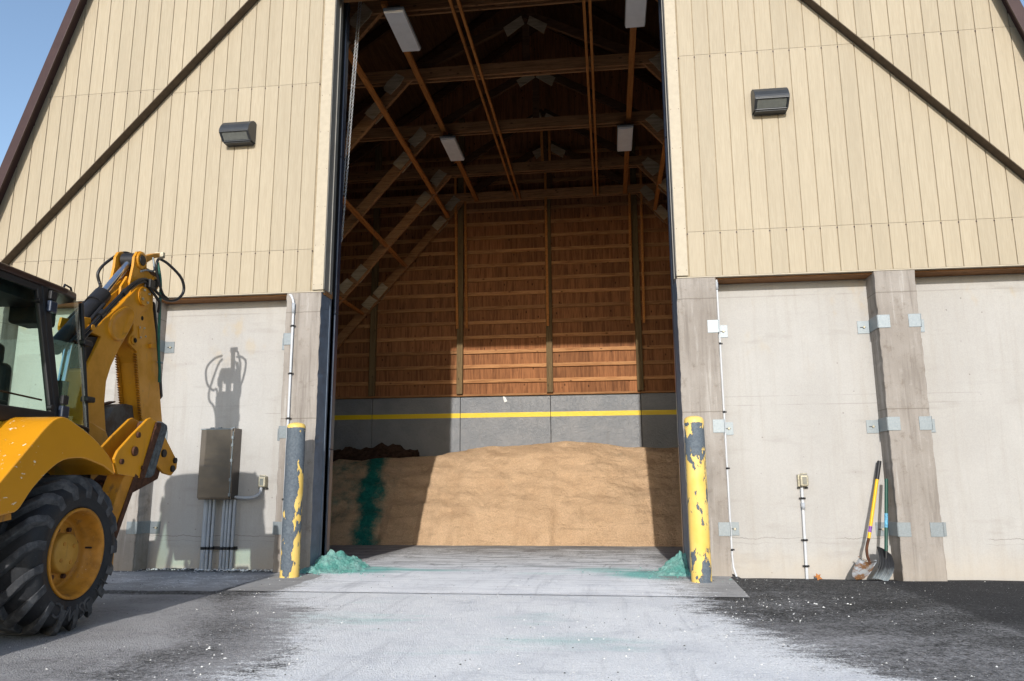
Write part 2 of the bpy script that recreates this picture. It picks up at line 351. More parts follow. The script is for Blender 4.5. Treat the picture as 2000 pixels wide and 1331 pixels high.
# ------------------------------------------------------------------ mesh helpers
class MB:
    def __init__(s): s.v = []; s.f = []; s.mi = []; s.sm = []
    def add(s, vs, fs, mi=0, smooth=False):
        o = len(s.v); s.v += [tuple(v) for v in vs]
        for f in fs: s.f.append([o + i for i in f]); s.mi.append(mi); s.sm.append(smooth)
        return s
    def box(s, x0, x1, y0, y1, z0, z1, mi=0):
        v = [(x, y, z) for z in (z0, z1) for y in (y0, y1) for x in (x0, x1)]
        return s.add(v, [(0, 2, 3, 1), (4, 5, 7, 6), (0, 1, 5, 4), (2, 6, 7, 3), (0, 4, 6, 2), (1, 3, 7, 5)], mi)
    def prism(s, pts, axis, a, b, mi=0, smooth=False):
        """polygon in the plane across the axis, extruded from a to b; pts are the other two coordinates in xyz order"""
        def mk(p, t):
            l = list(p); l.insert(axis, t); return tuple(l)
        n = len(pts); ar = sum(pts[i][0] * pts[(i + 1) % n][1] - pts[(i + 1) % n][0] * pts[i][1] for i in range(n))
        if (ar < 0) != (axis == 1): pts = pts[::-1]
        v = [mk(p, a) for p in pts] + [mk(p, b) for p in pts]
        lo, hi = (list(range(n))[::-1], list(range(n, 2 * n)))
        if a > b: lo, hi = lo[::-1], hi[::-1]
        sides = [(i, (i + 1) % n, n + (i + 1) % n, n + i) for i in range(n)]
        if a > b: sides = [q[::-1] for q in sides]
        s.add(v, [lo, hi], mi); o = len(s.v) - 2 * n
        for q in sides: s.f.append([o + i for i in q]); s.mi.append(mi); s.sm.append(smooth)
        return s
    def beam(s, a, b, w, h, up=(0, 0, 1), mi=0):
        """square bar from a to b, w across, h along 'up'"""
        a, b, up = Vector(a), Vector(b), Vector(up); d = (b - a).normalized(); x = d.cross(up).normalized(); y = x.cross(d)
        v = [p + x * (i * w / 2) + y * (j * h / 2) for p in (a, b) for i, j in ((-1, -1), (1, -1), (1, 1), (-1, 1))]
        return s.add(v, [(0, 3, 2, 1)[::-1], (4, 5, 6, 7)[::-1], (0, 1, 5, 4)[::-1], (1, 2, 6, 5)[::-1], (2, 3, 7, 6)[::-1], (3, 0, 4, 7)[::-1]], mi)
    def tube(s, path, r, n=8, mi=0, cap=True, rads=None):
        P = [Vector(p) for p in path]; rings = []; px = None
        for i, p in enumerate(P):
            d = (P[min(i + 1, len(P) - 1)] - P[max(i - 1, 0)]).normalized()
            if px is None: px = d.orthogonal().normalized()
            px = (px - d * px.dot(d)).normalized(); py = d.cross(px); q = rads[i] if rads else r
            rings.append([p + (px * math.cos(2 * math.pi * k / n) + py * math.sin(2 * math.pi * k / n)) * q for k in range(n)])
        v = [x for rg in rings for x in rg]; f = []
        for i in range(len(P) - 1):
            for k in range(n): f.append((i * n + k, i * n + (k + 1) % n, (i + 1) * n + (k + 1) % n, (i + 1) * n + k))
        s.add(v, f, mi, True)
        if cap: s.add(rings[0], [list(range(n))[::-1]], mi); s.add(rings[-1], [list(range(n))], mi)
        return s
    def lathe(s, prof, axis, c, n=32, mi=0, smooth=True, close=False):
        """prof: (radius, distance along axis)"""
        v = []; m = len(prof)
        for k in range(n):
            a = 2 * math.pi * k / n
            for r, h in prof:
                p = [r * math.cos(a), r * math.sin(a)]; p.insert(axis, h); v.append((p[0] + c[0], p[1] + c[1], p[2] + c[2]))
        f = []
        for k in range(n):
            for i in range(m if close else m - 1):
                a, b = k * m + i, k * m + (i + 1) % m; k2 = (k + 1) % n
                f.append((a, b, k2 * m + (i + 1) % m, k2 * m + i))
        return s.add(v, f, mi, smooth)
    def disc(s, c, axis, r, h0, h1, n=20, mi=0):
        return s.lathe([(.0001, h0), (r, h0), (r, h1), (.0001, h1)], axis, c, n, mi, False)
    def build(s, name, mats, parent=None, bevel=0.0, seg=2, fix=False, ang=40, auto=0):
        me = bpy.data.meshes.new(name); me.from_pydata(s.v, [], s.f)
        mats = mats if isinstance(mats, (list, tuple)) else [mats]
        for m in mats: me.materials.append(m)
        me.polygons.foreach_set('material_index', s.mi); me.polygons.foreach_set('use_smooth', s.sm); me.update()
        if fix:
            bm = bmesh.new(); bm.from_mesh(me); bmesh.ops.remove_doubles(bm, verts=bm.verts, dist=1e-5)
            bmesh.ops.recalc_face_normals(bm, faces=bm.faces); bm.to_mesh(me); bm.free()
        if auto:
            me.polygons.foreach_set('use_smooth', [True] * len(me.polygons)); me.set_sharp_from_angle(angle=rad(auto))
        o = bpy.data.objects.new(name, me); C.objects.link(o); o.parent = parent
        if bevel:
            b = o.modifiers.new('bevel', 'BEVEL'); b.width = bevel; b.segments = seg; b.limit_method = 'ANGLE'; b.angle_limit = rad(ang)
        return o

def tag(o, label=None, cat=None, group=None, kind=None):
    for k, v in (('label', label), ('category', cat), ('group', group), ('kind', kind)):
        if v: o[k] = v
    return o
def thing(name, label, cat, loc=(0, 0, 0), rotz=0, group=None):
    o = bpy.data.objects.new(name, None); C.objects.link(o); o.location = loc; o.rotation_euler = (0, 0, rotz); o.empty_display_size = .3
    return tag(o, label, cat, group)
def copy_obj(o, parent):
    c = o.copy(); C.objects.link(c); c.parent = parent
    for ch in o.children: copy_obj(ch, c)
    return c
def copy_thing(root, loc, rotz=0, label=None):
    r = root.copy(); C.objects.link(r); r.location = loc; r.rotation_euler = (0, 0, rotz)
    if label: r['label'] = label
    for ch in root.children: copy_obj(ch, r)
    return r
def clip(poly, nx, nz, d):
    """keep the part of a polygon where nx*x + nz*z <= d"""
    out = []
    for i in range(len(poly)):
        a, b = poly[i], poly[(i + 1) % len(poly)]; da, db = nx * a[0] + nz * a[1] - d, nx * b[0] + nz * b[1] - d
        if da <= 0: out.append(a)
        if da * db < 0: t = da / (da - db); out.append((a[0] + t * (b[0] - a[0]), a[1] + t * (b[1] - a[1])))
    return out
def smooth(pts, n=6):
    """Catmull-Rom through the points"""
    P = [Vector(p) for p in pts]; P = [P[0] * 2 - P[1]] + P + [P[-1] * 2 - P[-2]]; out = []
    for i in range(1, len(P) - 2):
        for k in range(n):
            t = k / n; a, b, c, d = P[i - 1:i + 3]
            out.append(.5 * ((2 * b) + (c - a) * t + (2 * a - 5 * b + 4 * c - d) * t * t + (3 * b - a - 3 * c + d) * t ** 3))
    return out + [P[-2]]
def smf(a, b, x):
    t = max(0., min(1., (x - a) / (b - a))); return t * t * (3 - 2 * t)
def interp(tab, x):
    if x <= tab[0][0]: return tab[0][1]
    for (a, b), (c, d) in zip(tab, tab[1:]):
        if x <= c: return b + (d - b) * (x - a) / (c - a)
    return tab[-1][1]
def attr(o, name, vals):
    a = o.data.attributes.new(name, 'FLOAT', 'POINT'); a.data.foreach_set('value', vals)

# ------------------------------------------------------------------ ground
CX = -0.27                      # axis of the building
LTAB = [(-9.0, -.6), (-5.2, -1.21), (-4.4, -1.21), (-3.4, -1.5), (-2.74, -1.72), (-1.84, -2.35), (-1.0, -2.55), (0, -2.6)]
RTAB = [(-9.0, 3.6), (-4.79, 2.85), (-4.15, 2.60), (-3.5, 2.45), (-2.89, 2.22), (-2.38, 2.14), (-1.62, 2.05), (0, 2.05)]
def salt_at(x, y):
    return max(-1.5, min(1.0, min(x - interp(LTAB, y), interp(RTAB, y) - x)))
def teal_at(x, y):
    v = 0
    for cx, cy, sx, sy, a in ((-2.2, .35, .75, .45, 1.1), (1.75, .1, .6, .45, 1.2), (1.2, .5, .8, .5, .6), (-1.3, .35, 1.0, .16, .65), (-1.0, -3.2, 1.0, .6, .46), (.9, -3.9, 1.0, .45, .46), (.6, -3.0, .5, .6, .36), (-.2, -4.3, 1.0, .3, .3), (.3, .1, .6, .2, .4), (-1.0, -2.2, .8, .5, .25), (0, 1.0, 2.5, .35, .25)):
        v = max(v, a * math.exp(-((x - cx) / sx) ** 2 - ((y - cy) / sy) ** 2))
    return v
def axis_pts(a, b, step, far):
    l = [a + i * step for i in range(int(round((b - a) / step)) + 1)]; lo, hi, k = a, b, step; pre, post = [], []
    while lo > -far: k *= 1.6; lo -= k; hi += k; pre.append(lo); post.append(hi)
    return pre[::-1] + l + post
xs = axis_pts(-8.2, 8.2, .09, 900); ys = axis_pts(-6.8, 1.0, .09, 900)
V = []; A = {k: [] for k in ('salt', 'teal', 'dust', 'patch')}
for y in ys:
    for x in xs:
        nr = smf(0, .6, max(-2.85 - x, x - 2.5, -1.70 - y))
        z = .012 * (mn.noise((x * .7, y * .7, 3)) + .5 * mn.noise((x * 2.3, y * 2.3, 5))) * nr
        if x > 2.6: z -= .05 * smf(-.35, .25, y)
        if -2.75 < x < 2.4 and y > -1.6: z = -.05
        if y > .5: z = -.45 if abs(x - CX) < 8.2 else z - .02
        V.append((x, y, z))
        sa = salt_at(x, y)
        if x < -2.95 and y > -1.68: sa = max(sa, .04 - .9 * smf(-.45, .2, y) - .25 * smf(-1.4, -1.68, y))
        sa -= 1.2 * smf(-6.5, -9.5, y)  # salt fades out on the unseen ground to cut bounce light
        A['salt'].append(sa); A['teal'].append(teal_at(x, y))
        d = .82 - .35 * smf(-2.0, -1.3, x) * smf(-3.6, -1.6, y) if x < -1 else .33 - .13 * smf(2, 4, x)
        sb = salt_at(x, y)
        if x < 0 and y > -5.2: d -= .62 * math.exp(-((sb + .42) / .30) ** 2) * (.6 + .5 * mn.noise((x * 1.2, y * 1.2, 9)))
        if x > 1.5: d += .16 * smf(-2.2, -3.4, y)
        d += .25 * mn.noise((x * .9 + y * .3, y * 2.2 - x * .4, 4))
        if x < -2.9 and y > -1.68: d = .95 - .9 * smf(-.35, .28, y)      # salty strip along the wall, bare gravel at its foot
        elif x < -1.5 and y > -1.95: d = .30
        if x > 2.4 and y > -1.2: d = .16
        if y < -6.3: d *= .25 + .75 * smf(-8.5, -6.3, y)  # unseen ground out of frame darkened to cut light bounced into the shed
        A['dust'].append(d)
        A['patch'].append(smf(4.02, 4.16, x + .04 * mn.noise((x * 3, y * 3, 1))) if y < .6 else 0)
nx = len(xs); F = [(j * nx + i, j * nx + i + 1, (j + 1) * nx + i + 1, (j + 1) * nx + i) for j in range(len(ys) - 1) for i in range(nx - 1)]
g = MB().add(V, F, 0, True).build('asphalt_ground', MASPH); tag(g, kind='structure')
for k in A: attr(g, k, A[k])
# loose pieces of salt and grit on the asphalt: real little lumps, far too many to count
m = MB()
def lump(m, x, y, z, r):
    v = [(x + r * random.uniform(.6, 1.2) * a, y + r * random.uniform(.6, 1.2) * b, z + r * .8 * random.uniform(.6, 1.1) * c) for a, b, c in ((1, 0, 0), (0, 1, 0), (-1, 0, 0), (0, -1, 0), (0, 0, 1))]
    m.add(v, [(0, 1, 4), (1, 2, 4), (2, 3, 4), (3, 0, 4)])
for i in range(2600):
    y = -5.2 + 5.5 * random.random() ** .8; x = random.choice((random.uniform(1.9, 7.0), random.uniform(-5.5, -1.2), random.uniform(1.9, 7)))
    if -1.7 < y and -2.9 < x < 2.5: continue
    if y > .26: continue
    lump(m, x, y, -.004 - (.05 * smf(-.35, .25, y) if x > 2.6 else 0), .004 + .010 * random.random() ** 4)
for i in range(260):
    x = random.uniform(-5.2, -3.1); y = random.uniform(.08, .28); lump(m, x, y, 0, .008 + .016 * random.random() ** 2)
for i in range(1500):
    y = -5.3 + 5.2 * random.random(); x = random.uniform(interp(LTAB, y) - .6, interp(RTAB, y) + .6)
    lump(m, x, y, .004 if y > -1.69 else 0, .003 + .007 * random.random() ** 3)
for i in range(900): lump(m, random.uniform(-5.4, -3.0), random.uniform(-1.6, .1), -.002, .003 + .009 * random.random() ** 3)
tag(m.build('salt_crumbs', MCRUMB), 'white salt crumbs scattered over the asphalt', None, None, 'stuff')

m = MB()
for i in range(700):
    y = -5.3 + 5.4 * random.random(); x = random.uniform(-5, 3.5)
    lump(m, x, y, .004 if y > -1.69 else 0, .003 + .008 * random.random() ** 3)
tag(m.build('dark_grit', MGRIT), 'dark grit scattered over the apron', None, None, 'stuff')

# concrete apron and floor: one slab sheet that falls a little towards the back
def floor_z(y): return .005 - (.021 * (y - .6) if y > .6 else 0)
fx = [-7.6 + i * .1 for i in range(149)]; fy = [-1.69 + i * .07 for i in range(155)]
V = []; A = {k: [] for k in ('salt', 'teal', 'skid')}
for y in fy:
    if y < .55: a = -2.83 - .15 * (y + 1.69) / 1.5; b = 2.45 + .06 * (y + 1.69) / 1.5
    for i, x0 in enumerate(fx):
        x = x0 if y >= .55 else a + (b - a) * i / (len(fx) - 1)
        V.append((x, y, floor_z(y) + .003 * smf(-1.6, -.8, y) * mn.noise((x * 1.5, y * 1.5, 8))))
        s = salt_at(x, min(y, -.2)); s = min(s, .80 - .62 * smf(.6, 4.2, y) - .35 * smf(4.4, 5.4, y)) if y > -.3 else s
        if y < -.1 and x > 1.9: s = min(s, .45 - .3 * smf(1.9, 2.3, x))
        if y < -.3 and x < -2.3: s = min(s, -.25)
        A['salt'].append(s); A['teal'].append(teal_at(x, y) * (1.25 if y > -.6 else 1)); A['skid'].append(.25 + .75 * smf(.0, 1.2, y))
nx = len(fx); F = [(j * nx + i, j * nx + i + 1, (j + 1) * nx + i + 1, (j + 1) * nx + i) for j in range(len(fy) - 1) for i in range(nx - 1)]
m = MB().add(V, F, 0, True)
g = m.build('concrete_slab', MSLAB); tag(g, kind='structure')
n0 = len(g.data.vertices) - len(V)
for k in A: attr(g, k, A[k] + [.2] * n0)

# ------------------------------------------------------------------ the salt shed
shed = thing('salt_shed', 'tall cream boarded salt shed on a concrete base with a high open doorway', 'building', (CX, 4.5, 0))
INV = Matrix.Translation((-CX, -4.5, 0))
def part(m, name, mats, parent=None, **k):
    o = m.build(name, mats, shed if parent is None else parent, **k)
    if parent is None: o.matrix_parent_inverse = INV
    return o
def roof_x(z):   # half width of the building at height z
    return 7.63 - .325 * (z - 3.64) if z < 9.4 else max(0.0, 5.76 - 1.42 * (z - 9.4))
DS = 1.102; L0, R0 = (-3.76, 8.08), (3.83, 7.40)       # diagonal edges of the overhanging gable corners
def cut_roof(poly):
    for sgn in (-1, 1):
        poly = clip(poly, sgn, .325, 7.63 + sgn * CX + .325 * 3.64) if poly else poly
    return poly
SEAMS = [3.638, 4.227, 6.687, 9.13]; G = .0062
def boards(xa, side):
    for k in range(30):
        x = xa + side * (k + .5) * .2032
        for z0, z1 in zip(SEAMS, SEAMS[1:]):
            rect = [(x - .1016 + G, z0 + .002), (x + .1016 - G, z0 + .002), (x + .1016 - G, z1 - .002), (x - .1016 + G, z1 - .002)]
            for outer in (0, 1):
                p = cut_roof(list(rect))
                # line through the diagonal: z = z0 + DS*(x-x0) on the left, mirrored on the right
                q = L0 if side < 0 else R0; s_ = DS if side < 0 else -DS
                c = q[1] - s_ * q[0]
                p = clip(p, -s_, 1, c - .01) if not outer else clip(p, s_, -1, -c - .020)
                if len(p) < 3: continue
                y1 = .0 if not outer else -.130
                part(MB().prism(p, 1, y1, y1 + .012), 'siding_board', MSIDING)
boards(2.228, 1); boards(-2.7624, -1)
# sheathing behind the boards
m = MB()
for sgn, xi in ((-1, -2.58), (1, 2.07)):
    p = [(xi, 3.638), (xi, 9.4), (CX + sgn * roof_x(9.4), 9.4), (CX + sgn * roof_x(3.638), 3.638)]
    m.prism(p, 1, .0125, .06)
m.prism([(CX - roof_x(9.4), 9.402), (CX + roof_x(9.4), 9.402), (CX, 13.45)], 1, .0125, .06)
m.box(-2.58, 2.07, .0125, .06, 8.02, 9.398)
part(m, 'wall_sheathing', MGROOVE)
for sgn, q in ((-1, L0), (1, R0)):
    m = MB(); s_ = DS if sgn < 0 else -DS; c = q[1] - s_ * q[0]
    p = [(CX + sgn * 9, 3.3), (CX + sgn * 9, 9.13), (CX, 9.13), (CX, 3.3)]
    p = clip(p, s_, -1, -c - .018); p = cut_roof(p); m.prism(p, 1, -.117, .010)
    part(m, 'gable_overhang', MGROOVE)
for sgn, q in ((-1, L0), (1, R0)):
    s_ = DS if sgn < 0 else -DS
    xe = CX + sgn * 7.52; a = (xe, q[1] + s_ * (xe - q[0])); b = (CX + sgn * 1.2, q[1] + s_ * (CX + sgn * 1.2 - q[0]))
    part(MB().prism([a, b, (b[0], b[1] + .020), (a[0], a[1] + .020)], 1, -.138, -.002), 'diagonal_band', MBAND, bevel=.004)
# nails and little knots where the seams cross
m = MB()
for xa, sd in ((2.228, 1), (-2.7624, -1)):
    for k in range(26):
        for z in SEAMS[1:3]:
            x = xa + sd * k * .2032; q, s_ = (L0, DS) if sd < 0 else (R0, -DS)
            out = z > q[1] + s_ * (x - q[0]); y = -.132 if out else -.002
            if abs(x - CX) < roof_x(z) - .1: m.box(x - .008, x + .008, y, y + .006, z - .034, z - .018)
o = part(m, 'siding_nails', MBROWN); o['kind'] = 'stuff'
# corner trims, drip edge, jamb returns
for xa, xb in ((-2.732, -2.578), (2.068, 2.212)):
    part(MB().box(xa, xb, -.022, -.001, 3.648, 8.2), 'corner_trim', MTRIM, bevel=.004)
m = MB()
for i in range(9):
    for xa in (-2.71, -2.60, 2.09, 2.19): m.disc((xa, 0, 3.72 + i * .55), 1, .005, -.0235, -.021, 8)
o = part(m, 'trim_nails', MBROWN); o['kind'] = 'stuff'
for xa, xb in ((CX - 7.55, -2.582), (2.072, CX + 7.55)):
    part(MB().box(xa, xb, -.006, .055, 3.622, 3.636), 'drip_edge', MTRIM)
    part(MB().box(xa, xb, .062, .34, 3.60, 3.70), 'sill_plate', MTRUSS)
for xa, xb in ((-2.66, -2.572), (2.062, 2.15)):
    part(MB().box(xa, xb, .0005, .30, 3.655, 8.2), 'jamb_return', MJAMB, bevel=.004)
    x = -2.572 if xa < 0 else 2.062; d = .012 if xa < 0 else -.012
    part(MB().box(min(x, x + d), max(x, x + d), .17, .20, 3.66, 8.2), 'jamb_rib', MJAMB, bevel=.003)
for xa, xb in ((-2.70, -2.60), (2.09, 2.19)):
    part(MB().box(xa, xb, .305, .47, .02, 8.3), 'door_seal', MSEAL)
for xa, xb in ((-2.70, -2.577), (2.043, 2.17)):
    for z0, z1 in ((.03, 1.55), (1.555, 3.42), (3.425, 5.76), (5.765, 8.3)):
        part(MB().box(xa, xb, .475, .60, z0, z1), 'door_guide', MNAVY, bevel=.012)
part(MB().box(-2.6, 2.08, .065, .40, 8.2, 8.9), 'door_header', MTRUSS)

# concrete base: walls and pilasters with chipped arrises
def pilaster(x0, x1, y0=.0, y1=.56, z1=3.618, blue=None):
    rows = 60; m = MB(); V = []
    cx_ = [x0 + t * (x1 - x0) for t in (0, .03, .10, .3, .5, .7, .90, .97, 1)]
    prof = [(x0, y1)] + [(x0, .28)] + [(x, y0) for x in cx_] + [(x1, .28)] + [(x1, y1)]
    for j in range(rows + 1):
        z = -.06 + (z1 + .06) * j / rows
        for i, (x, y) in enumerate(prof):
            if i in (2, 10):
                d = .004 + .016 * max(0, mn.noise((x * 9, z * 13, 2))) + .006 * random.random(); s_ = 1 if i == 2 else -1
                V.append((x + s_ * d, y + d * .7, z))
            elif 2 < i < 10: V.append((x, y + .0035 * mn.noise((x * 12, 5, z * 1.5)), z))
            else: V.append((x, y, z))
    n = len(prof); F = []; mi = []
    for j in range(rows):
        for i in range(n - 1): F.append((j * n + i, j * n + i + 1, (j + 1) * n + i + 1, (j + 1) * n + i)); mi.append(1 if (blue == 'r' and i >= 10) or (blue == 'l' and i <= 1) else 0)
    F.append([rows * n + i for i in range(n)]); mi.append(0)
    m.add(V, F); m.mi = mi
    o = part(m, 'concrete_pilaster', [MPIL, MBLUE])
    for z in (.62, 1.86, 2.42):
        pass
    return o
def bracket(par, side, xp, flange, zc, long_in=True):
    """zinc strap: flange on the pilaster front, return along its side, foot on the wall with a slot and bolt. side=-1: left flank"""
    h = .08; m = MB(); t = .006
    a, b = sorted((xp, xp - side * flange)); m.box(a, b, -.0075, -.0015, zc - h, zc + h)
    a, b = sorted((xp + side * .002, xp + side * .008)); m.box(a, b, -.0075, .292, zc - h, zc + h)
    a, b = sorted((xp + side * .009, xp + side * .15)); m.box(a, b, .284, .292, zc - h - .012, zc + h - .012)
    xm = xp + side * .085
    m.box(xm - .035, xm + .035, .2815, .2835, zc - .018, zc - .008, 1); m.disc((xm + .012, 0, zc - .013), 1, .015, .268, .2835, 6, 2)
    o = m.build('zinc_bracket', [MGALV, MBLACK, MCAST], par, bevel=.002, seg=1); return o
ZB = (.54, 1.755, 2.99)
P1 = pilaster(-3.10, -2.60, blue='r'); P2 = pilaster(2.05, 2.55, blue='l'); P3 = pilaster(4.43, 4.92); P4 = pilaster(-5.48, -4.98)
P5 = pilaster(CX + 7.0, CX + 7.5); P6 = pilaster(CX - 7.5, CX - 7.0)
for z in ZB:
    bracket(P1, -1, -3.10, .12, z); bracket(P2, 1, 2.55, .135, z)
    bracket(P3, -1, 4.43, .14, z); bracket(P3, 1, 4.92, .14, z); bracket(P4, -1, -5.48, .14, z); bracket(P4, 1, -4.98, .14, z)
for xa, xb in ((-7.0 + CX, -5.48), (-4.98, -3.10), (2.55, 4.43), (4.92, CX + 7.0)):
    part(MB().box(xa - .02, xb + .02, .293, .50, -.2, 3.598), 'concrete_wall', MCONC)
# blue painted reveal strip on the doorway pilasters
part(MB().box(-2.604, -2.592, .30, .345, .0, 3.60), 'reveal_angle', MBLUE, bevel=.002)

# roof and far walls
ZR = 9.4
for sgn in (-1, 1):
    a, b = (CX + sgn * roof_x(3.5), 3.5), (CX + sgn * roof_x(ZR), ZR)
    part(MB().prism([a, b, (b[0] - sgn * .06, b[1]), (a[0] - sgn * .06, a[1])], 1, .062, 9.2), 'roof_sheathing', MROOFPLY)
    part(MB().prism([(a[0] + sgn * .002, a[1] - .1), (b[0] + sgn * .002, b[1]), (b[0] + sgn * .06, b[1]), (a[0] + sgn * .06, a[1] - .1)], 1, -.30, 9.4), 'roof_panel', MBROWN)
    part(MB().prism([(a[0] + sgn * .055, a[1] - .12), (b[0] + sgn * .055, b[1] + .05), (b[0] - sgn * .09, b[1] + .05), (a[0] - sgn * .09, a[1] - .12)], 1, -.33, -.302), 'fascia', MBROWN, bevel=.004)
    part(MB().prism([(b[0] + sgn * .06, ZR - .02), (CX, 13.55), (CX, 13.45), (b[0] - sgn * .02, ZR - .02)], 1, -.30, 9.4), 'upper_roof', MBROWN)
    part(MB().prism([(b[0] - sgn * .03, ZR - .01), (CX, 13.44), (CX, 13.38), (b[0] - sgn * .10, ZR - .01)], 1, .062, 9.2), 'upper_sheathing', MROOFPLY)
    part(MB().box(*sorted((CX + sgn * 7.35, CX + sgn * 7.6)), .5, 9.15, -.3, 3.45), 'side_wall', MINNER)
# back wall: painted concrete in bays, joints between them, yellow stripe
PX = [-6.98, -4.72, -2.47, -.23, 1.95, 4.20, 6.44]
edges = [CX - 7.4] + PX[1:-1] + [CX + 7.4]
for a, b in zip(edges, edges[1:]):
    part(MB().box(a + .007, b - .007, 9.0, 9.18, -.5, 3.215), 'concrete_panel', MINNER, bevel=.006)
    part(MB().box(a + .007, b - .007, 8.995, 8.9995, 2.69, 2.805), 'yellow_stripe', MSTRIPE)
part(MB().box(CX - 7.4, CX + 7.4, 9.03, 9.2, -.5, 3.2), 'panel_backing', MSEAL)
part(MB().box(CX - 7.4, CX + 7.4, 8.93, 9.10, 3.219, 3.265), 'bottom_plate', MGIRT)
for x in PX:
    if abs(x - CX) > 7: continue
    part(MB().box(x - .075, x + .075, 8.85, 8.985, 3.266, 10.6), 'post', MPOST, bevel=.006)
GZ = [3.585 + .371 * k for k in range(18)]
for a, b in zip(edges, edges[1:]):
    a2, b2 = a + .078, b - .078
    for z in GZ:
        if z > 9.6: continue
        part(MB().box(a2, b2, 8.945, 8.985, z - .045 + random.uniform(-.006, .006), z + .045), 'girt', MGIRT, bevel=.004)
    # sheets of plywood behind the girts
    zc = [3.267, 3.585 - .05, 4.33, 5.07, 5.81, 6.55, 7.67, 8.8, 9.7]
    for z0, z1 in zip(zc, zc[1:]):
        cuts = [a2]; 
        if z0 < 3.3: cuts += [a2 + (b2 - a2) * t for t in sorted(random.uniform(.15, .9) for _ in range(4))]
        else: cuts += [a2 + (b2 - a2) * random.choice((.38, .5, .62))]
        cuts.append(b2)
        for u, v in zip(cuts, cuts[1:]): part(MB().box(u - .02, v - .003 + (.02 if v == b2 else 0), 8.986 + random.uniform(0, .005), 9.02, z0 + .001, z1 - .001), 'plywood_sheet', MPLY)
p = cut_roof([(CX - 9, 3.2), (CX + 9, 3.2), (CX + 9, 9.39), (CX - 9, 9.39)])
m = MB().prism(p, 1, 9.025, 9.06); m.prism([(CX - roof_x(9.4), 9.392), (CX + roof_x(9.4), 9.392), (CX, 13.4)], 1, 9.025, 9.06)
part(m, 'back_sheathing', MPLY)

# trusses across the shed, one thing-part each: ties, legs, apex chords, rafters, gusset plates
def truss(y, seed):
    R = random.Random(seed); XL, XR, ZT = -2.40, 2.03, {1.4: 8.74, 3.3: 8.62, 5.2: 8.45}.get(round(y, 1), 8.33)
    tie = MB().beam((CX - 6.0, y - .06, ZT), (CX + 6.0, y - .06, ZT), .04, .225); tie.beam((CX - 6.0, y + .06, ZT), (CX + 6.0, y + .06, ZT), .04, .225)
    root = part(tie, 'truss', MTRUSS, bevel=.004, seg=1)
    xa = -.16; top = (xa, y, 9.72)
    for sgn, xj in ((-1, XL), (1, XR)):
        foot = (xj + sgn * 4.25, y, ZT - 1.15 * 4.25)
        MB().beam((xj - sgn * .02, y, ZT + .03), foot, .085, .21).build('leg_chord', MTRUSS, root, bevel=.004, seg=1)
        MB().beam((xj, y, ZT + .02), top, .075, .16).build('apex_chord', MSHADELUM, root, bevel=.004, seg=1)
        a = (CX + sgn * (roof_x(3.7) - .20), y, 3.7); b = (CX + sgn * (roof_x(9.3) - .20), y, 9.3)
        MB().beam(a, b, .085, .20).build('rafter', MSHADELUM, root, bevel=.004, seg=1)
        MB().beam((b[0], y, 9.25), (CX, y, 13.2), .085, .20).build('rafter', MSHADELUM, root, bevel=.004, seg=1)
        for t, ww, hh, up in ((.20, .40, .23, .08), (.60, .35, .215, .0), (2.10, .36, .215, .0), (2.38, .33, .24, .03)):
            cx_, cz = xj + sgn * t, ZT + .02 - 1.15 * t
            d = Vector((sgn, 0, -1.15)).normalized()
            jag = .03 if up else .004
            base = [(-ww / 2, -hh / 2), (-ww * .16, -hh / 2), (ww / 2, -hh / 2), (ww / 2, hh * .1), (ww / 2, hh / 2), (ww * .1, hh / 2), (-ww / 2, hh / 2), (-ww / 2, 0)]
            pts = []
            for u, v in base:
                u += R.uniform(-jag, jag); v += R.uniform(-jag, jag) + up
                pp = Vector((cx_, 0, cz)) + d * u + Vector((-d.z, 0, d.x)) * v * sgn
                pts.append((pp.x, pp.z))
            for yy in (-.098, .086):
                MB().prism(pts, 1, y + yy, y + yy + .012).build('gusset_plate', MGUSSET, root)
        pts = [(xa + sgn * .02, 9.50), (xa + sgn * .08, 9.66), (xa + sgn * .42, 9.46), (xa + sgn * .34, 9.28)]
        pts = [(u + R.uniform(-.02, .02), v + R.uniform(-.02, .02)) for u, v in pts]
        MB().prism(pts, 1, y - .060, y - .048).build('gusset_plate', MGUSSET, root)
    MB().beam((xa, y, 9.55), (xa, y, ZT - .09), .05, .14, (1, 0, 0)).build('hanger', MSHADELUM, root, bevel=.004, seg=1)
    return root
for k in range(4): truss(1.4 + 1.9 * k, k)
truss(8.78, 9)
# long braces running front to back on top of the ties and down the legs
for x, z, wx in ((-1.02, 8.22, .045), (-.90, 8.22, .045), (.97, 8.22, .045), (1.06, 8.22, .045), (-2.02, 8.22, .10), (1.73, 8.22, .10), (-2.77, 7.82, .09), (-3.87, 6.56, .09), (-4.95, 5.34, .08), (2.45, 7.75, .09), (3.5, 6.5, .09)):
    part(MB().box(x - wx / 2, x + wx / 2, .5, 8.7, z - .03, z + .03), 'brace_board', MBRACE, bevel=.004)
for x, y in ((-.20, 6.98), (-.02, 6.98), (-.26, 8.7), (-2.6, 8.7), (-2.35, 8.7), (1.85, 8.7), (2.15, 8.7)):
    part(MB().beam((x, y, 9.4), (x * .97, y + .08, 4.9 if y > 8 else 8.3), .035, .06, (1, 0, 0)), 'hanger_board', MBRACE, bevel=.004)

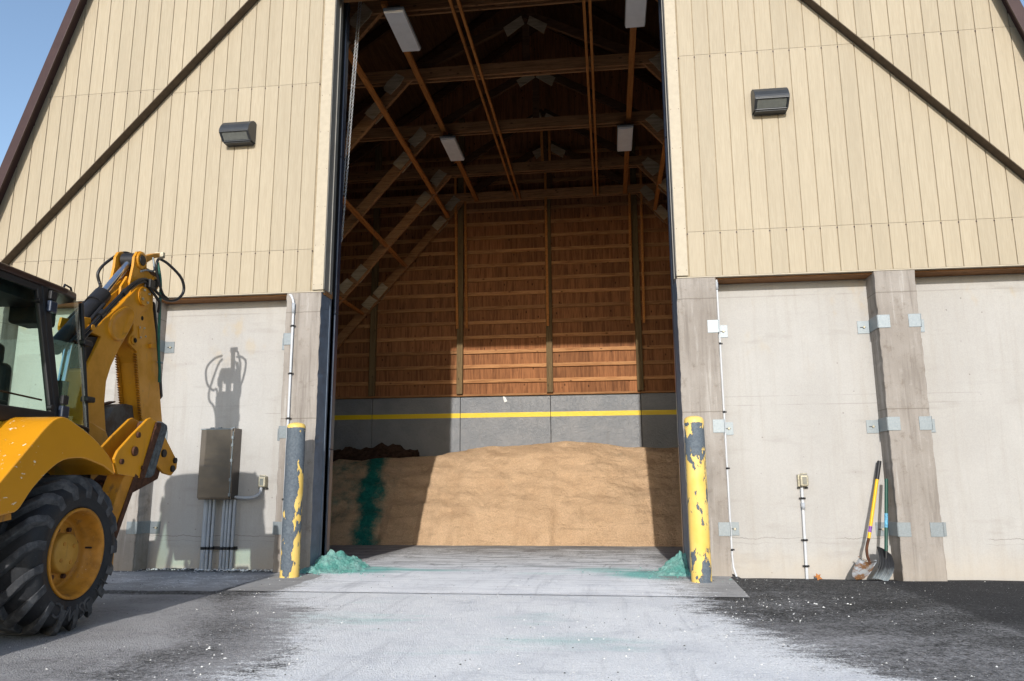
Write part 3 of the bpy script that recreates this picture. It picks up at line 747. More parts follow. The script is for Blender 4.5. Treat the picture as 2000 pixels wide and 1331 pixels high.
# ------------------------------------------------------------------ backhoe loader, backed up towards the wall left of the doorway
ld = thing('backhoe_loader', 'yellow backhoe loader parked with its folded digging arm towards the wall', 'backhoe loader', (-3.9, -3.95, 0), rad(4))
def lp(m, name, mats, parent=None, **k): return m.build(name, mats, parent or ld, **k)
XC = -.15                           # centre line of the machine
AX, RZ, RR = -.11, .578, .59        # rear axle y, height, tyre radius
def tyre(name, xc, ya, zr, R, W, side, nl, parent=None):
    hw = W / 2; k = R / .59; ri = .315 * k
    prof = [(ri, -hw * .78), (ri + .02 * k, -hw * .90), (ri + .10 * k, -hw * 1.0), (R - .12 * k, -hw * .98), (R - .066 * k, -hw * .80), (R - .056 * k, -hw * .4), (R - .054 * k, 0),
            (R - .056 * k, hw * .4), (R - .066 * k, hw * .80), (R - .12 * k, hw * .98), (ri + .10 * k, hw * 1.0), (ri + .095 * k, hw * .985), (ri + .04 * k, hw * .96), (ri + .02 * k, hw * .90), (ri, hw * .78)]
    w_ = lp(MB().lathe(prof, 0, (xc, ya, zr), 64), name, MTYRE, parent)
    lugs = []
    for sd in (-1, 1):
        m = MB(); V = []; N = 7
        for i in range(N + 1):
            u = i / N; x = sd * (-.012 + u * (hw * 1.015 + .012)); r1 = R - .004 if u < .8 else R - .004 - (u - .8) * .33 * k * 1.3
            r0_ = R - .07 * k if u < .8 else R - .10 * k - (u - .8) * .40 * k
            th = -(u ** 1.15) * .40 + (0.0 if sd > 0 else math.pi / nl)
            wd = (.036 + .014 * (1 - u)) / R * k
            for rr_, s_ in ((r0_, -1.25), (r1, -.85), (r1, .85), (r0_, 1.25)):
                a = th + wd * s_; V.append((x, rr_ * math.cos(a), rr_ * math.sin(a)))
        f = [(i * 4 + j, i * 4 + j + 1, i * 4 + j + 5, i * 4 + j + 4) for i in range(N) for j in range(3)] + [(0, 1, 2, 3), (N * 4 + 3, N * 4 + 2, N * 4 + 1, N * 4)]
        m.add(V, f); lugs.append(m)
    for l in lugs:
        o = l.build('tread_lug', MLUG, w_, bevel=.006, seg=2, fix=True, ang=30); o.location = (xc, ya, zr)
        for j in range(1, nl):
            c = o.copy(); C.objects.link(c); c.rotation_euler = (2 * math.pi * j / nl, 0, 0)
    return w_
def rim(w_, xo, ya, zr, R, side):
    k = R / .59; q = lambda r, d: (r * k, side * d * k)
    prof = [q(.335, -.005), q(.335, .012), q(.322, .016), q(.312, .004), q(.300, -.03), q(.296, -.075), q(.280, -.10), q(.268, -.13), q(.262, -.16), q(.235, -.168), q(.232, -.150), q(.215, -.142), q(.14, -.140), q(.001, -.140)]
    r_ = lp(MB().lathe(prof if side < 0 else prof[::-1], 0, (xo, ya, zr), 56), 'rim', MRIM, w_)
    prof = [q(.148, -.14), q(.146, -.085), q(.136, -.074), q(.03, -.070), q(.001, -.070)]
    lp(MB().lathe(prof if side < 0 else prof[::-1], 0, (xo, ya, zr), 32), 'hub', MHUB, w_)
    for i in range(4):
        a = .6 + i * math.pi / 2; lp(MB().disc((xo + side * -.071 * k, ya + .085 * k * math.cos(a), zr + .085 * k * math.sin(a)), 0, .016 * k, -.002, .003, 12), 'hub_port', MRIM, w_)
    for i in range(8):
        a = .35 + i * math.pi / 4; lp(MB().disc((xo - side * .135 * k, ya + .185 * k * math.cos(a), zr + .185 * k * math.sin(a)), 0, .019 * k, -.012, .018, 6), 'wheel_nut', MRUST, w_)
    lp(MB().tube([(xo - side * .10 * k, ya + .265 * k, zr + .02), (xo - side * .05 * k, ya + .262 * k, zr + .02)], .008, 6), 'valve_stem', MBLACK, w_)
for sd in (1, -1):
    w_ = tyre('rear_wheel', XC + sd * .95, AX, RZ, RR, .50, sd, 17); rim(w_, XC + sd * 1.18, AX, RZ, RR, sd)
    if sd > 0:
        # raised sidewall lettering, reading upside down at the bottom of the tyre, and two bars beside it
        for ch, a in zip('CAMSO', (2.02, 1.82, 1.58, 1.34, 1.15)):
            cu = bpy.data.curves.new('lettering', 'FONT'); cu.body = ch; cu.size = .155; cu.extrude = .004; cu.align_x = 'CENTER'; cu.align_y = 'CENTER'; cu.resolution_u = 3
            tmp = bpy.data.objects.new('lettering', cu); C.objects.link(tmp)
            me = bpy.data.meshes.new_from_object(tmp.evaluated_get(bpy.context.evaluated_depsgraph_get())); C.objects.unlink(tmp); bpy.data.objects.remove(tmp)
            o = bpy.data.objects.new('lettering', me); C.objects.link(o); o.parent = w_; me.materials.clear(); me.materials.append(MLUG)
            # glyph up = outward from the hub, glyph right = clockwise seen from the outer side
            ang = -a; ydir = Vector((0, math.cos(ang), math.sin(ang))); xdir = Vector((0, math.sin(ang), -math.cos(ang))); z_ = xdir.cross(ydir)
            if z_.x < 0: xdir = -xdir; z_ = -z_
            mt = Matrix((xdir, ydir, z_)).transposed().to_4x4(); mt.translation = Vector((1.0485, AX, RZ)) + ydir * .425
            o.matrix_local = mt
        m = MB()
        for a in (.62, .74, .86):
            y0, z0 = math.cos(-a), math.sin(-a); m.beam((1.05, AX + y0 * .38, RZ + z0 * .38), (1.05, AX + y0 * .47 + .02, RZ + z0 * .47), .004, .016, (1, 0, 0))
        lp(m, 'sidewall_bar', MLUG, w_)
    f = [(-1.36, .84), (-1.24, .90), (-1.03, 1.11), (-.66, 1.475), (-.56, 1.55), (-.45, 1.578), (-.29, 1.535), (-.04, 1.435), (.19, 1.295), (.27, 1.165), (.10, 1.232), (-.11, 1.275), (-.22, 1.285), (-.40, 1.265), (-.55, 1.19), (-.71, 1.06), (-.81, .94), (-.86, .905), (-1.05, .88)]
    a, b = (.50, 1.05) if sd > 0 else (2 * XC - 1.05, 2 * XC - .50)
    f = f[:3] + [tuple(v[:2]) for v in smooth([(*p, 0) for p in f[3:10]], 5)] + [tuple(v[:2]) for v in smooth([(*p, 0) for p in f[10:18]], 3)] + f[18:]
    fo = lp(MB().prism(f, 0, a, b), 'rear_fender', MFENDER, bevel=.075, seg=6, ang=60, auto=40)
    lp(MB().prism([(-1.32, .80), (-1.30, .86), (-.87, .90), (-.86, .86)], 0, a + .02, b - .02), 'fender_lip', MYELD, fo)
    w_ = tyre('front_wheel', XC + sd * .95, -2.26, .47, .48, .34, sd, 15); rim(w_, XC + sd * 1.10, -2.26, .47, .48, sd)
# chassis, hood, steps
lp(MB().box(XC - .38, XC + .38, -3.3, .95, .42, .92), 'chassis', MBLACK, bevel=.02)
lp(MB().box(XC - .52, XC + .52, -.25, .05, .44, .74), 'rear_axle', MBLACK, bevel=.03)
lp(MB().box(XC - .85, XC + .85, -2.36, -2.16, .38, .56), 'front_axle', MBLACK, bevel=.03)
hd = lp(MB().prism([(-3.35, .85), (-3.35, 1.35), (-3.2, 1.45), (-1.72, 1.62), (-1.72, .85)], 0, XC - .42, XC + .42), 'hood', MYELF, bevel=.05, seg=3)
m = MB()
for i in range(7): m.box(XC - .34, XC + .34, -3.37, -3.352, .92 + i * .06, .95 + i * .06)
lp(m, 'grille', MBLACK, hd)
for sd in (-1, 1):
    a, b = sorted((XC + sd * .5, XC + sd * 1.0)); t_ = lp(MB().box(a, b, -1.75, -1.34, .50, .98), 'side_tank', MBLACK, bevel=.03)
    lp(MB().box(a, b, -1.72, -1.4, .36, .40), 'step', MBLACK, t_, bevel=.01)
# rear frame, swing casting
lp(MB().box(XC - 1.03, XC + 1.03, .42, .66, .38, 1.02), 'rear_frame', MYELD, bevel=.012)
lp(MB().box(XC - .2, XC + .65, .66, .84, .45, 1.25), 'side_shift_frame', MBLACK, bevel=.02)
def bl(m, name, mats, parent=None, **k):
    # digging arm: drawn about x = 0, set over to the right of the machine's centre line and to its true size
    m.v = [(x + .07, .985 * y - .088, .985 * z + .016) for x, y, z in m.v]; return m.build(name, mats, parent or ld, **k)
sw = bl(MB().prism([(.84, .50), (.84, 1.55), (1.2, 1.70), (1.50, 1.62), (1.58, 1.2), (1.4, .55)], 0, -.20, .20), 'swing_casting', MYEL, bevel=.02)
for z in (.62, 1.5): bl(MB().disc((0, 1.0, 0), 2, .09, z, z + .10, 20), 'swing_pin', MRUST, sw)

# boom: fabricated box with pressed oval, cut-out and knuckle bosses
bp_ = [(1.30, 1.45), (1.17, 2.17), (1.25, 2.33), (1.37, 2.55), (1.19, 2.56), (1.42, 2.755), (1.66, 2.955), (1.92, 3.20), (2.06, 3.265), (2.19, 3.235), (2.235, 3.12), (2.17, 3.01), (2.06, 2.96), (1.95, 2.85), (1.83, 2.67), (1.69, 2.48), (1.58, 2.28), (1.525, 2.12), (1.53, 1.88), (1.60, 1.62), (1.655, 1.56), (1.66, 1.47), (1.56, 1.42)]
bm_ = bl(MB().prism(bp_, 0, -.13, .13), 'boom', MYEL, bevel=.008, seg=2)
bl(MB().prism([(1.10, 2.50), (1.36, 2.545), (1.26, 2.345), (1.165, 2.20)], 0, -.10, .10), 'boom_hole_shade', MBLACK, bm_)  # black block standing in for the shadowed hole in the boom outline
ov = [(1.83, 2.95), (1.885, 2.90), (1.865, 2.82), (1.78, 2.67), (1.70, 2.585), (1.60, 2.56), (1.50, 2.605), (1.465, 2.70), (1.53, 2.81), (1.66, 2.905), (1.75, 2.95)]
cx_ = sum(p[0] for p in ov) / len(ov); cz_ = sum(p[1] for p in ov) / len(ov)
sm_ = [tuple(v) for v in smooth([(p[0], p[1], 0) for p in ov] + [(*ov[0], 0)], 3)[:-1]]
for sd in (1, -1):
    m = MB(); n = len(sm_); V = []
    for s_, x in ((1.03, .128), (1.0, .156), (.91, .160), (.84, .132), (.4, .131)):
        for p in sm_: V.append((sd * x, cx_ + (p[0] - cx_) * s_, cz_ + (p[1] - cz_) * s_))
    m.add(V, [(k * n + i, k * n + (i + 1) % n, (k + 1) * n + (i + 1) % n, (k + 1) * n + i) for k in range(4) for i in range(n)] + [[4 * n + i for i in range(n)]], 0, True)
    bl(m, 'pressed_oval', MYEL, bm_, fix=True)
    kp = bl(MB().disc((0, 2.05, 3.135), 0, .105, sd * .131, sd * .160, 28), 'pivot_plate', MYEL, bm_, bevel=.006, fix=True)
m = MB()
for i in range(4): m.disc((.162, 2.05 + .075 * math.cos(i * 1.57 + .6), 3.135 + .075 * math.sin(i * 1.57 + .6)), 0, .014, 0, .016, 6)
bl(m, 'pivot_bolt', MCAST, bm_)
m = MB()     # top flange with the cylinder mount
m.prism([(1.42, 2.77), (1.66, 2.97), (1.93, 3.22), (1.90, 3.28), (1.62, 3.06), (1.36, 2.83)], 0, -.05, .05); m.prism([(1.70, 2.96), (1.86, 3.12), (1.80, 3.30), (1.70, 3.16)], 0, .06, .085); m.prism([(1.70, 2.96), (1.86, 3.12), (1.80, 3.30), (1.70, 3.16)], 0, -.085, -.06)
bl(m, 'boom_rib', MYEL, bm_, bevel=.005)
bl(MB().tube([(-.17, 1.16, 2.60), (.17, 1.16, 2.60)], .030, 12), 'lock_pin', MYEL, bm_)
for sd in (1, -1):
    e = bl(MB().prism([(1.12, 2.54), (1.20, 2.62), (1.18, 2.70), (1.08, 2.69), (1.06, 2.60)], 0, sd * .10, sd * .125), 'lock_eye', MYEL, bm_, bevel=.004)
# stick: two side plates round a box, ears at the top, gripping teeth down the front
sp_ = [(1.96, 3.63), (2.03, 3.615), (2.09, 3.55), (2.11, 3.46), (2.20, 3.43), (2.29, 3.43), (2.38, 3.375), (2.36, 3.30), (2.285, 3.23), (2.30, 3.05), (2.41, 2.79), (2.57, 2.24), (2.72, 1.77), (2.76, 1.45), (2.66, 1.36), (2.46, 1.38), (2.30, 1.74), (2.22, 1.95), (2.09, 2.38), (2.05, 2.52), (1.96, 2.55), (1.88, 2.585), (1.885, 2.65), (1.95, 2.73), (1.93, 2.85), (1.87, 3.04), (1.80, 3.23), (1.84, 3.42), (1.845, 3.53), (1.89, 3.60)]
st_ = bl(MB().prism([(1.88, 3.20), (2.25, 3.22), (2.29, 3.05), (2.40, 2.79), (2.56, 2.24), (2.71, 1.77), (2.74, 1.45), (2.48, 1.42), (2.31, 1.75), (2.10, 2.40), (1.97, 2.60), (1.95, 2.85)], 0, -.088, .088), 'stick', MYEL, bevel=.006)
for a, b in ((.090, .118), (-.118, -.090)): bl(MB().prism(sp_, 0, a, b), 'stick_plate', MYEL, st_, bevel=.004)
for sd in (1, -1):
    for (y, z), r0_, r1 in (((1.975, 3.525), .098, .058), ((2.285, 3.345), .075, .050), ((1.965, 2.625), .05, .026)):
        bl(MB().lathe([(r1, sd * .118), (r0_, sd * .118), (r0_, sd * .132), (r1, sd * .136)], 0, (0, y, z), 28, close=True), 'pin_boss', MYEL, st_, fix=True)
        b = bl(MB().disc((0, y, z), 0, r1, sd * .115, sd * .145, 24), 'pin_cap', MBLACK if r1 > .03 else MSEAL, st_, fix=True, bevel=.005)
bl(MB().tube([(-.12, 1.975, 3.525), (.12, 1.975, 3.525)], .05, 18), 'rod_pin', MBLACK, st_)
bl(MB().prism([(2.03, 2.80), (2.15, 2.815), (2.20, 2.695), (2.07, 2.665)], 0, .118, .126), 'cover_plate', MYEL, st_, bevel=.003)
m = MB()
for y, z in ((2.05, 2.785), (2.14, 2.795), (2.18, 2.71), (2.08, 2.68)): m.disc((0, y, z), 0, .011, .126, .136, 8)
bl(m, 'cover_bolt', MCAST, st_)
bl(MB().disc((0, 2.10, 2.90), 0, .026, .116, .1195, 16), 'stick_hole', MSEAL, st_)
bl(MB().box(.1185, .1195, 2.02, 2.075, 2.98, 3.07), 'decal', MPAPER, st_)
bl(MB().prism([(2.27, 2.64), (2.37, 2.66), (2.38, 2.615), (2.28, 2.595)], 0, .118, .15), 'hose_bracket', MYEL, st_, bevel=.003)
for sd in (1, -1):
    m = MB(); a, b = Vector((0, 2.045, 2.50)), Vector((0, 2.27, 1.80)); n = 26
    for i in range(n):
        p = a.lerp(b, i / n); m.prism([(p.y + .01, p.z), (p.y - .022, p.z - .008), (p.y + .01, p.z - .022)], 0, sd * .085, sd * .119)
    o = bl(m, 'grip_teeth', MYELD, st_)
# stick cylinder
cyl = bl(MB().tube([(0, .86, 2.34), (0, 1.46, 2.955)], .072, 20), 'cylinder_barrel', MBLACK)
bl(MB().tube([(0, 1.40, 2.90), (0, 1.53, 3.03)], .086, 20), 'gland', MBLACK, cyl, bevel=.004)
bl(MB().tube([(0, 1.50, 3.0), (0, 1.93, 3.475)], .040, 20), 'rod', MCHROME, cyl)
bl(MB().tube([(-.07, 1.975, 3.525), (.07, 1.975, 3.525)], .085, 20), 'rod_eye', MBLACK, cyl)
bl(MB().tube([(.085, .95, 2.40), (.09, 1.20, 2.66), (.085, 1.43, 2.90)], .020, 10), 'feed_pipe', MBLACK, cyl)
bcy = bl(MB().tube([(0, .98, 1.35), (0, 1.02, 2.05)], .065, 18), 'boom_cylinder', MBLACK); bl(MB().tube([(0, 1.02, 2.0), (0, 1.10, 2.55)], .04, 16), 'rod', MCHROME, bcy)
# top link of the bucket cylinder and hose arm at the head of the stick
arm = bl(MB().prism([(2.08, 3.56), (2.10, 3.62), (2.28, 3.70), (2.44, 3.76), (2.47, 3.72), (2.30, 3.65), (2.16, 3.56)], 0, .03, .09), 'hose_arm', MYELD, bevel=.006)
bl(MB().box(.02, .13, 2.40, 2.45, 3.70, 3.76), 'hose_union', MCAST, arm, bevel=.006)
bl(MB().box(-.10, .10, 2.12, 2.40, 3.43, 3.49), 'valve_bridge', MRUST, arm, bevel=.006)
bl(MB().tube(smooth([(.125, 1.97, 3.40), (.14, 2.06, 3.44), (.14, 2.20, 3.47), (.13, 2.235, 3.52), (.10, 2.245, 3.64)], 5), .011, 8), 'steel_pipe', MGALV, arm)
bl(MB().box(.13, .20, 2.06, 2.16, 3.24, 3.34), 'hose_clamp', MBLACK, bm_, bevel=.008)
def hose(path, r, mat=MHOSE, n=7): return bl(MB().tube(smooth(path, n), r, 8), 'hydraulic_hose', mat)
hose([(.12, 2.34, 3.66), (.18, 2.44, 3.62), (.26, 2.60, 3.50), (.27, 2.67, 3.36), (.24, 2.60, 3.24), (.20, 2.46, 3.19), (.18, 2.28, 3.22), (.165, 2.12, 3.30), (.16, 2.0, 3.32), (.155, 1.79, 3.21), (.15, 1.50, 2.95), (.15, 1.10, 2.57), (.14, .95, 2.42)], .0165)
hose([(.13, 2.42, 3.70), (.17, 2.22, 3.60), (.17, 2.22, 3.46), (.19, 2.34, 3.25), (.20, 2.45, 3.205)], .0155)
hose([(.165, 2.10, 3.27), (.16, 1.98, 3.285), (.152, 1.78, 3.165), (.148, 1.48, 2.895), (.145, 1.12, 2.53), (.14, .96, 2.36)], .0165)
hose([(.165, 2.10, 3.25), (.19, 2.24, 3.16), (.19, 2.30, 3.12), (.16, 2.34, 3.02)], .0165)
hose([(.13, 2.30, 3.60), (.17, 2.32, 3.38), (.17, 2.345, 3.15), (.165, 2.40, 2.68), (.16, 2.47, 2.40), (.15, 2.51, 2.24)], .0155, MGREEN)
hose([(-.10, 2.28, 3.66), (-.16, 2.10, 3.66), (-.24, 1.93, 3.50), (-.28, 1.86, 3.36), (-.26, 1.88, 3.24), (-.20, 1.80, 3.19), (-.16, 1.62, 3.06), (-.15, 1.2, 2.66)], .0165)
hose([(-.10, 2.36, 3.68), (-.20, 2.52, 3.58), (-.30, 2.64, 3.40), (-.28, 2.56, 3.22), (-.20, 2.36, 3.20), (-.15, 2.1, 3.28), (-.15, 1.6, 3.0)], .0165)
for y, z in ((1.30, 2.77), (1.66, 3.08)):
    bl(MB().tube([(.15, y - .03, z - .028), (.15, y + .03, z + .028)], .032, 10), 'hose_sleeve', MHOSE)
m = MB().prism([(2.335, 3.15), (2.36, 3.14), (2.53, 2.70), (2.70, 2.10), (2.66, 2.06), (2.44, 2.78)], 0, .05, .11)
bl(m, 'bucket_cylinder', MBLACK, bevel=.01)
bl(MB().tube([(.13, 2.47, 2.47), (.185, 2.49, 2.46)], .012, 8), 'hose_clip', MGALV)
# bucket hanging curled at the foot of the stick
m = MB(); sec = [(2.22, 1.93), (2.0, 1.94), (1.78, 1.88), (1.64, 1.70), (1.62, 1.42), (1.70, 1.20), (1.88, 1.06), (2.1, 1.04)]; V = []
xa, xb = -.50, .06
for x in (xa, xb):
    for p in sec: V.append((x, *p))
n = len(sec); m.add(V, [(i, i + 1, n + i + 1, n + i) for i in range(n - 1)], 0, False)
bk = lp(m, 'bucket', MBUCKET); sdm = bk.modifiers.new('s', 'SOLIDIFY'); sdm.thickness = .02
for x in (xa - .012, xb + .012): lp(MB().prism(sec + [(2.26, 1.35)], 0, x - .012, x + .012), 'bucket_side', MBUCKET, bk, bevel=.004)
for x in (-.38, -.22, -.06): lp(MB().prism([(1.77, 1.915), (1.98, 1.97), (1.98, 1.955), (1.78, 1.895), (1.65, 1.70), (1.63, 1.44), (1.605, 1.44), (1.62, 1.71)], 0, x - .035, x + .035), 'wear_strip', MRUST, bk)
for i in range(5):
    x = -.46 + i * .12; lp(MB().prism([(2.08, 1.065), (2.26, 1.03), (2.08, 1.01)], 0, x - .03, x + .03), 'bucket_tooth', MRUST, bk)
bl(MB().prism([(2.48, 1.55), (2.72, 1.50), (2.55, 1.18), (2.3, 1.25)], 0, -.10, .10), 'bucket_link', MRUST, bk, bevel=.01)
# stabilisers folded up, flip pads at the top
for sd in (1, -1):
    W = lambda a: a if sd > 0 else 2 * XC - a; X = lambda a, b: sorted((W(a), W(b)))
    lg = lp(MB().beam((W(.88), .36, .52), (W(.88), .72, 1.24), .16, .20, (0, 0, 1)), 'stabiliser_leg', MYELD, bevel=.008)
    lp(MB().beam((W(.965), .42, .52), (W(.965), .745, 1.17), .012, .055), 'leg_rib', MRUST, lg)
    pl = [(.85, 1.675), (.90, 1.69), (1.05, 1.655), (1.075, 1.62), (.83, 1.16), (.80, 1.145), (.45, 1.175), (.375, 1.30), (.42, 1.37), (.60, 1.505)]
    for a, b in ((.945, .97), (.775, .80)): lp(MB().prism(pl, 0, *X(a, b)), 'foot_plate', MYELF if a > .9 else MYEL, lg, bevel=.006)
    lp(MB().prism([(.98, 1.655), (1.07, 1.66), (1.075, 1.62), (.86, 1.15), (.80, 1.13), (.79, 1.17)], 0, *X(.70, .985)), 'pad_iron', MRUST, lg, bevel=.008)
    lp(MB().prism([(1.075, 1.675), (1.19, 1.65), (1.21, 1.61), (1.03, 1.175), (.98, 1.15), (.865, 1.15)], 0, *X(.66, .98)), 'rubber_pad', MRUBBER, lg, bevel=.018, seg=3)
    for y, z, r in ((.66, 1.375, .042), (.695, 1.52, .026), (.47, 1.28, .024), (.815, 1.235, .02), (.98, 1.60, .02)):
        lp(MB().disc((W(.97), y, z), 0, r, 0, sd * .022, 14), 'foot_bolt', MRUST, lg, fix=True, bevel=.004)
    e = lp(MB().prism([(.24, 1.28), (.26, 1.40), (.34, 1.46), (.44, 1.44), (.48, 1.34), (.44, 1.20)], 0, *X(.74, .77)), 'leg_ear', MYEL, lg, bevel=.006)
    lp(MB().disc((W(.77), .37, 1.37), 0, .042, 0, sd * .02, 16), 'ear_pin', MRUST, lg, fix=True)
    f2 = lp(MB().prism([(1.30, 1.62), (1.58, 1.61), (1.70, 1.58), (2.01, 1.33), (2.005, 1.25), (1.90, 1.18), (1.75, 1.20), (1.40, 1.38)], 0, *X(.66, .69)), 'far_plate', MYEL, lg, bevel=.006)
    for y, z, r in ((1.90, 1.25, .035), (1.94, 1.335, .03), (1.70, 1.40, .04)): lp(MB().disc((W(.69), y, z), 0, r, 0, sd * .02, 14), 'foot_bolt', MRUST if y < 1.5 else MBLACK, lg, fix=True)
    lp(MB().prism([(.80, 1.12), (1.30, 1.44), (1.80, 1.36), (1.72, 1.14), (1.25, 1.0), (.90, 1.02)], 0, *X(.52, .655)), 'pivot_iron', MRUST, lg, bevel=.02)
    lp(MB().tube([(W(.60), .70, 1.05), (W(.60), .50, .62)], .05, 14), 'leg_cylinder', MBLACK, lg)

# cab: sides lean in towards the roof
def hw(z): return .655 + .155 * (2.70 - z) / 1.05
def cp(sd, y, z, o=0.0): return (XC + sd * (hw(z) + o), y, z)
def cbeam(m, sd, a, b, w_, h, o=0.0): return m.beam(cp(sd, *a, o), cp(sd, *b, o), w_, h, (0, 1, 0) if abs(a[1] - b[1]) > abs(a[0] - b[0]) else (0, 0, 1))
cab = lp(MB().box(XC - .78, XC + .78, -1.60, .42, .95, 1.02), 'cab_floor', MBLACK, bevel=.01)
rf = [(XC - .69, -1.75), (XC + .69, -1.75), (XC + .69, .18), (XC + .665, .34), (XC + .58, .47), (XC + .40, .53), (XC - .40, .53), (XC - .58, .47), (XC - .665, .34), (XC - .69, .18)]
MROOFTRIM = plain('roof_trim', (.035, .016, .012), .35, 0, .2, 5, .5)
roof = lp(MB().prism(rf, 2, 2.675, 2.735), 'cab_roof', MROOFTRIM, bevel=.022, seg=3)
lp(MB().prism([(XC + (x - XC) * .93, min((y + .6) * .94 - .62, -.92 + .1 * y)) for x, y in rf], 2, 2.738, 2.80), 'roof_cap', MYELF, roof, bevel=.03, seg=3)
lp(MB().box(XC - .56, XC + .56, -1.6, .10, 2.56, 2.672), 'headliner', MSEAT, roof)
for sd in (-1, 1): lp(MB().box(*sorted((XC + sd * .24, XC + sd * .50)), .10, .36, 2.42, 2.67), 'work_lamp', MSEAT, roof, bevel=.03)
for sd in (1, -1):
    lp(MB().tube([cp(sd, .22, 2.735, -.03), cp(sd, .25, 2.785, -.03), cp(sd, .36, 2.785, -.05), cp(sd, .39, 2.735, -.06)], .009, 6), 'grab_loop', MBLACK, roof)
    lp(cbeam(MB(), sd, (-.085, 2.69), (.03, 1.60), .075, .085, -.02), 'cab_post', MBLACK, cab, bevel=.012)
    q0, q1, q2 = (XC + sd * .605, .505, 2.68), (XC + sd * .755, .535, 1.53), (XC + sd * .77, .55, 1.02)
    lp(MB().beam(q0, q1, .036, .036, (0, 1, 0)), 'cab_post', MBLACK, cab, bevel=.008); lp(MB().beam(q1, q2, .036, .036, (0, 1, 0)), 'cab_post', MBLACK, cab, bevel=.008)
    lp(cbeam(MB(), sd, (-1.60, 1.02), (-1.70, 2.69), .08, .08, -.05), 'cab_post', MBLACK, cab, bevel=.012)
    dr = lp(cbeam(MB(), sd, (-1.60, 1.60), (-.03, 1.60), .04, .115, .008), 'cab_door', MBLACK, cab, bevel=.012)
    cbeam(MB(), sd, (-.16, 2.655), (-.045, 1.64), .03, .055, .008).build('door_frame', MBLACK, cab, bevel=.008)
    cbeam(MB(), sd, (-1.66, 2.645), (-.14, 2.645), .03, .05, .006).build('door_frame', MBLACK, cab, bevel=.008)
    MB().beam(cp(sd, .02, 1.60, .012), cp(sd, -.80, .98, .012), .05, .095, (1, 0, 0)).build('door_sill', MBLACK, cab, bevel=.010)
    def pane(pts, name):
        m = MB(); m.add([cp(sd, *p, .002) for p in pts], [list(range(len(pts)))]); return m.build(name, MGLASS, cab)
    pane([(-1.66, 1.66), (-1.70, 2.63), (-.17, 2.63), (-.06, 1.66)], 'door_glass'); pane([(-1.60, 1.05), (-1.60, 1.545), (-.12, 1.545), (-.70, 1.05)], 'lower_glass')
    for y, z in ((-.04, 2.52), (.06, 1.67)):
        c0 = cp(sd, y, z, .02)
        MB().box(*sorted((c0[0], c0[0] + sd * .04)), y - .045, y + .045, z - .05, z + .045).build('hinge', MNAVY, cab, bevel=.010)
        MB().box(*sorted((c0[0], c0[0] + sd * .03)), y - .035, y + .04, z + .055, z + .13).build('hinge', MBLACK, cab, bevel=.008)
        MB().tube([(c0[0] - sd * .02, y - .13, z + .02), (c0[0] + sd * .015, y - .13, z + .02)], .022, 12).build('glass_button', MBLACK, cab)
    MB().tube([cp(sd, -1.5, 1.80, -.02), cp(sd, -.12, 1.745, -.02)], .008, 6).build('grab_rail', MRUST, cab)
    # curved rear quarter window, upper and lower pane
    def hx(o, z): return sd * (hw(z) - o)
    top = smooth([(XC + hx(0, 2.67), -.05, 2.67), (XC + hx(.0, 2.67), .22, 2.67), (XC + hx(.02, 2.67), .40, 2.67), (XC + sd * .605, .50, 2.67)], 5)
    bot = smooth([(XC + hx(0, 1.58), .06, 1.585), (XC + hx(.0, 1.58), .28, 1.575), (XC + hx(.015, 1.57), .45, 1.56), (XC + sd * .755, .53, 1.545)], 5); low = [v + Vector((0, .01, -.55)) for v in bot]
    for A_, B_ in ((top, bot), (bot, low)):
        m = MB(); n = len(A_); m.add(A_ + B_, [(i, i + 1, n + i + 1, n + i) for i in range(n - 1)], 0, True); m.build('quarter_glass', MGLASS, cab)
    MB().tube([(p.x + sd * .004, p.y, p.z) for p in bot], .014, 6).build('quarter_rail', MBLACK, cab)
    for z in (2.32, 1.82):
        x_ = XC + sd * (.605 + .15 * (2.68 - z) / 1.15); y_ = .505 + .03 * (2.68 - z) / 1.15
        MB().box(*sorted((x_ - sd * .01, x_ + sd * .06)), y_ - .06, y_ + .06, z - .025, z + .025).build('window_latch', MBLACK, cab, bevel=.012)
MB().add([(XC - .60, .51, 2.66), (XC + .60, .51, 2.66), (XC + .75, .54, 1.53), (XC - .75, .54, 1.53)], [(0, 1, 2, 3)]).build('rear_glass', MGLASS, cab)
MB().add([(XC - .64, -1.70, 2.66), (XC + .64, -1.70, 2.66), (XC + .78, -1.60, 1.05), (XC - .78, -1.60, 1.05)], [(0, 1, 2, 3)]).build('windscreen', MGLASS, cab)
MB().box(XC - .75, XC + .75, .50, .535, .98, 1.40).build('rear_panel', MBLACK, cab, bevel=.01)
seat = lp(MB().box(XC - .25, XC + .25, -.35, .15, 1.36, 1.50), 'driver_seat', MSEAT, bevel=.04, seg=3)
MB().box(XC - .25, XC + .25, .12, .26, 1.46, 2.10).build('backrest', MSEAT, seat, bevel=.06, seg=4)
MB().box(XC - .17, XC + .17, .14, .25, 2.08, 2.27).build('headrest', MSEAT, seat, bevel=.05, seg=4)
MB().box(XC - .20, XC + .20, -.3, .05, 1.02, 1.36).build('pedestal', MSEAT, seat)
for x in (-.30, .30): MB().box(XC + x - .035, XC + x + .035, -.26, .12, 1.70, 1.77).build('armrest', MSEAT, seat, bevel=.02)
wh = lp(MB().lathe([(.185 + .014 * math.cos(a), .014 * math.sin(a)) for a in [k * math.pi / 4 for k in range(8)]], 2, (XC, -.98, 1.78), 28, close=True), 'steering_wheel', MBLACK)
MB().tube([(XC, -.98, 1.77), (XC, -1.20, 1.05)], .05, 10).build('column', MBLACK, wh)
for a in (0, 2.1, 4.2): MB().tube([(XC, -.98, 1.775), (XC + .185 * math.sin(a), -.98 + .185 * math.cos(a), 1.78)], .010, 6).build('spoke', MBLACK, wh)
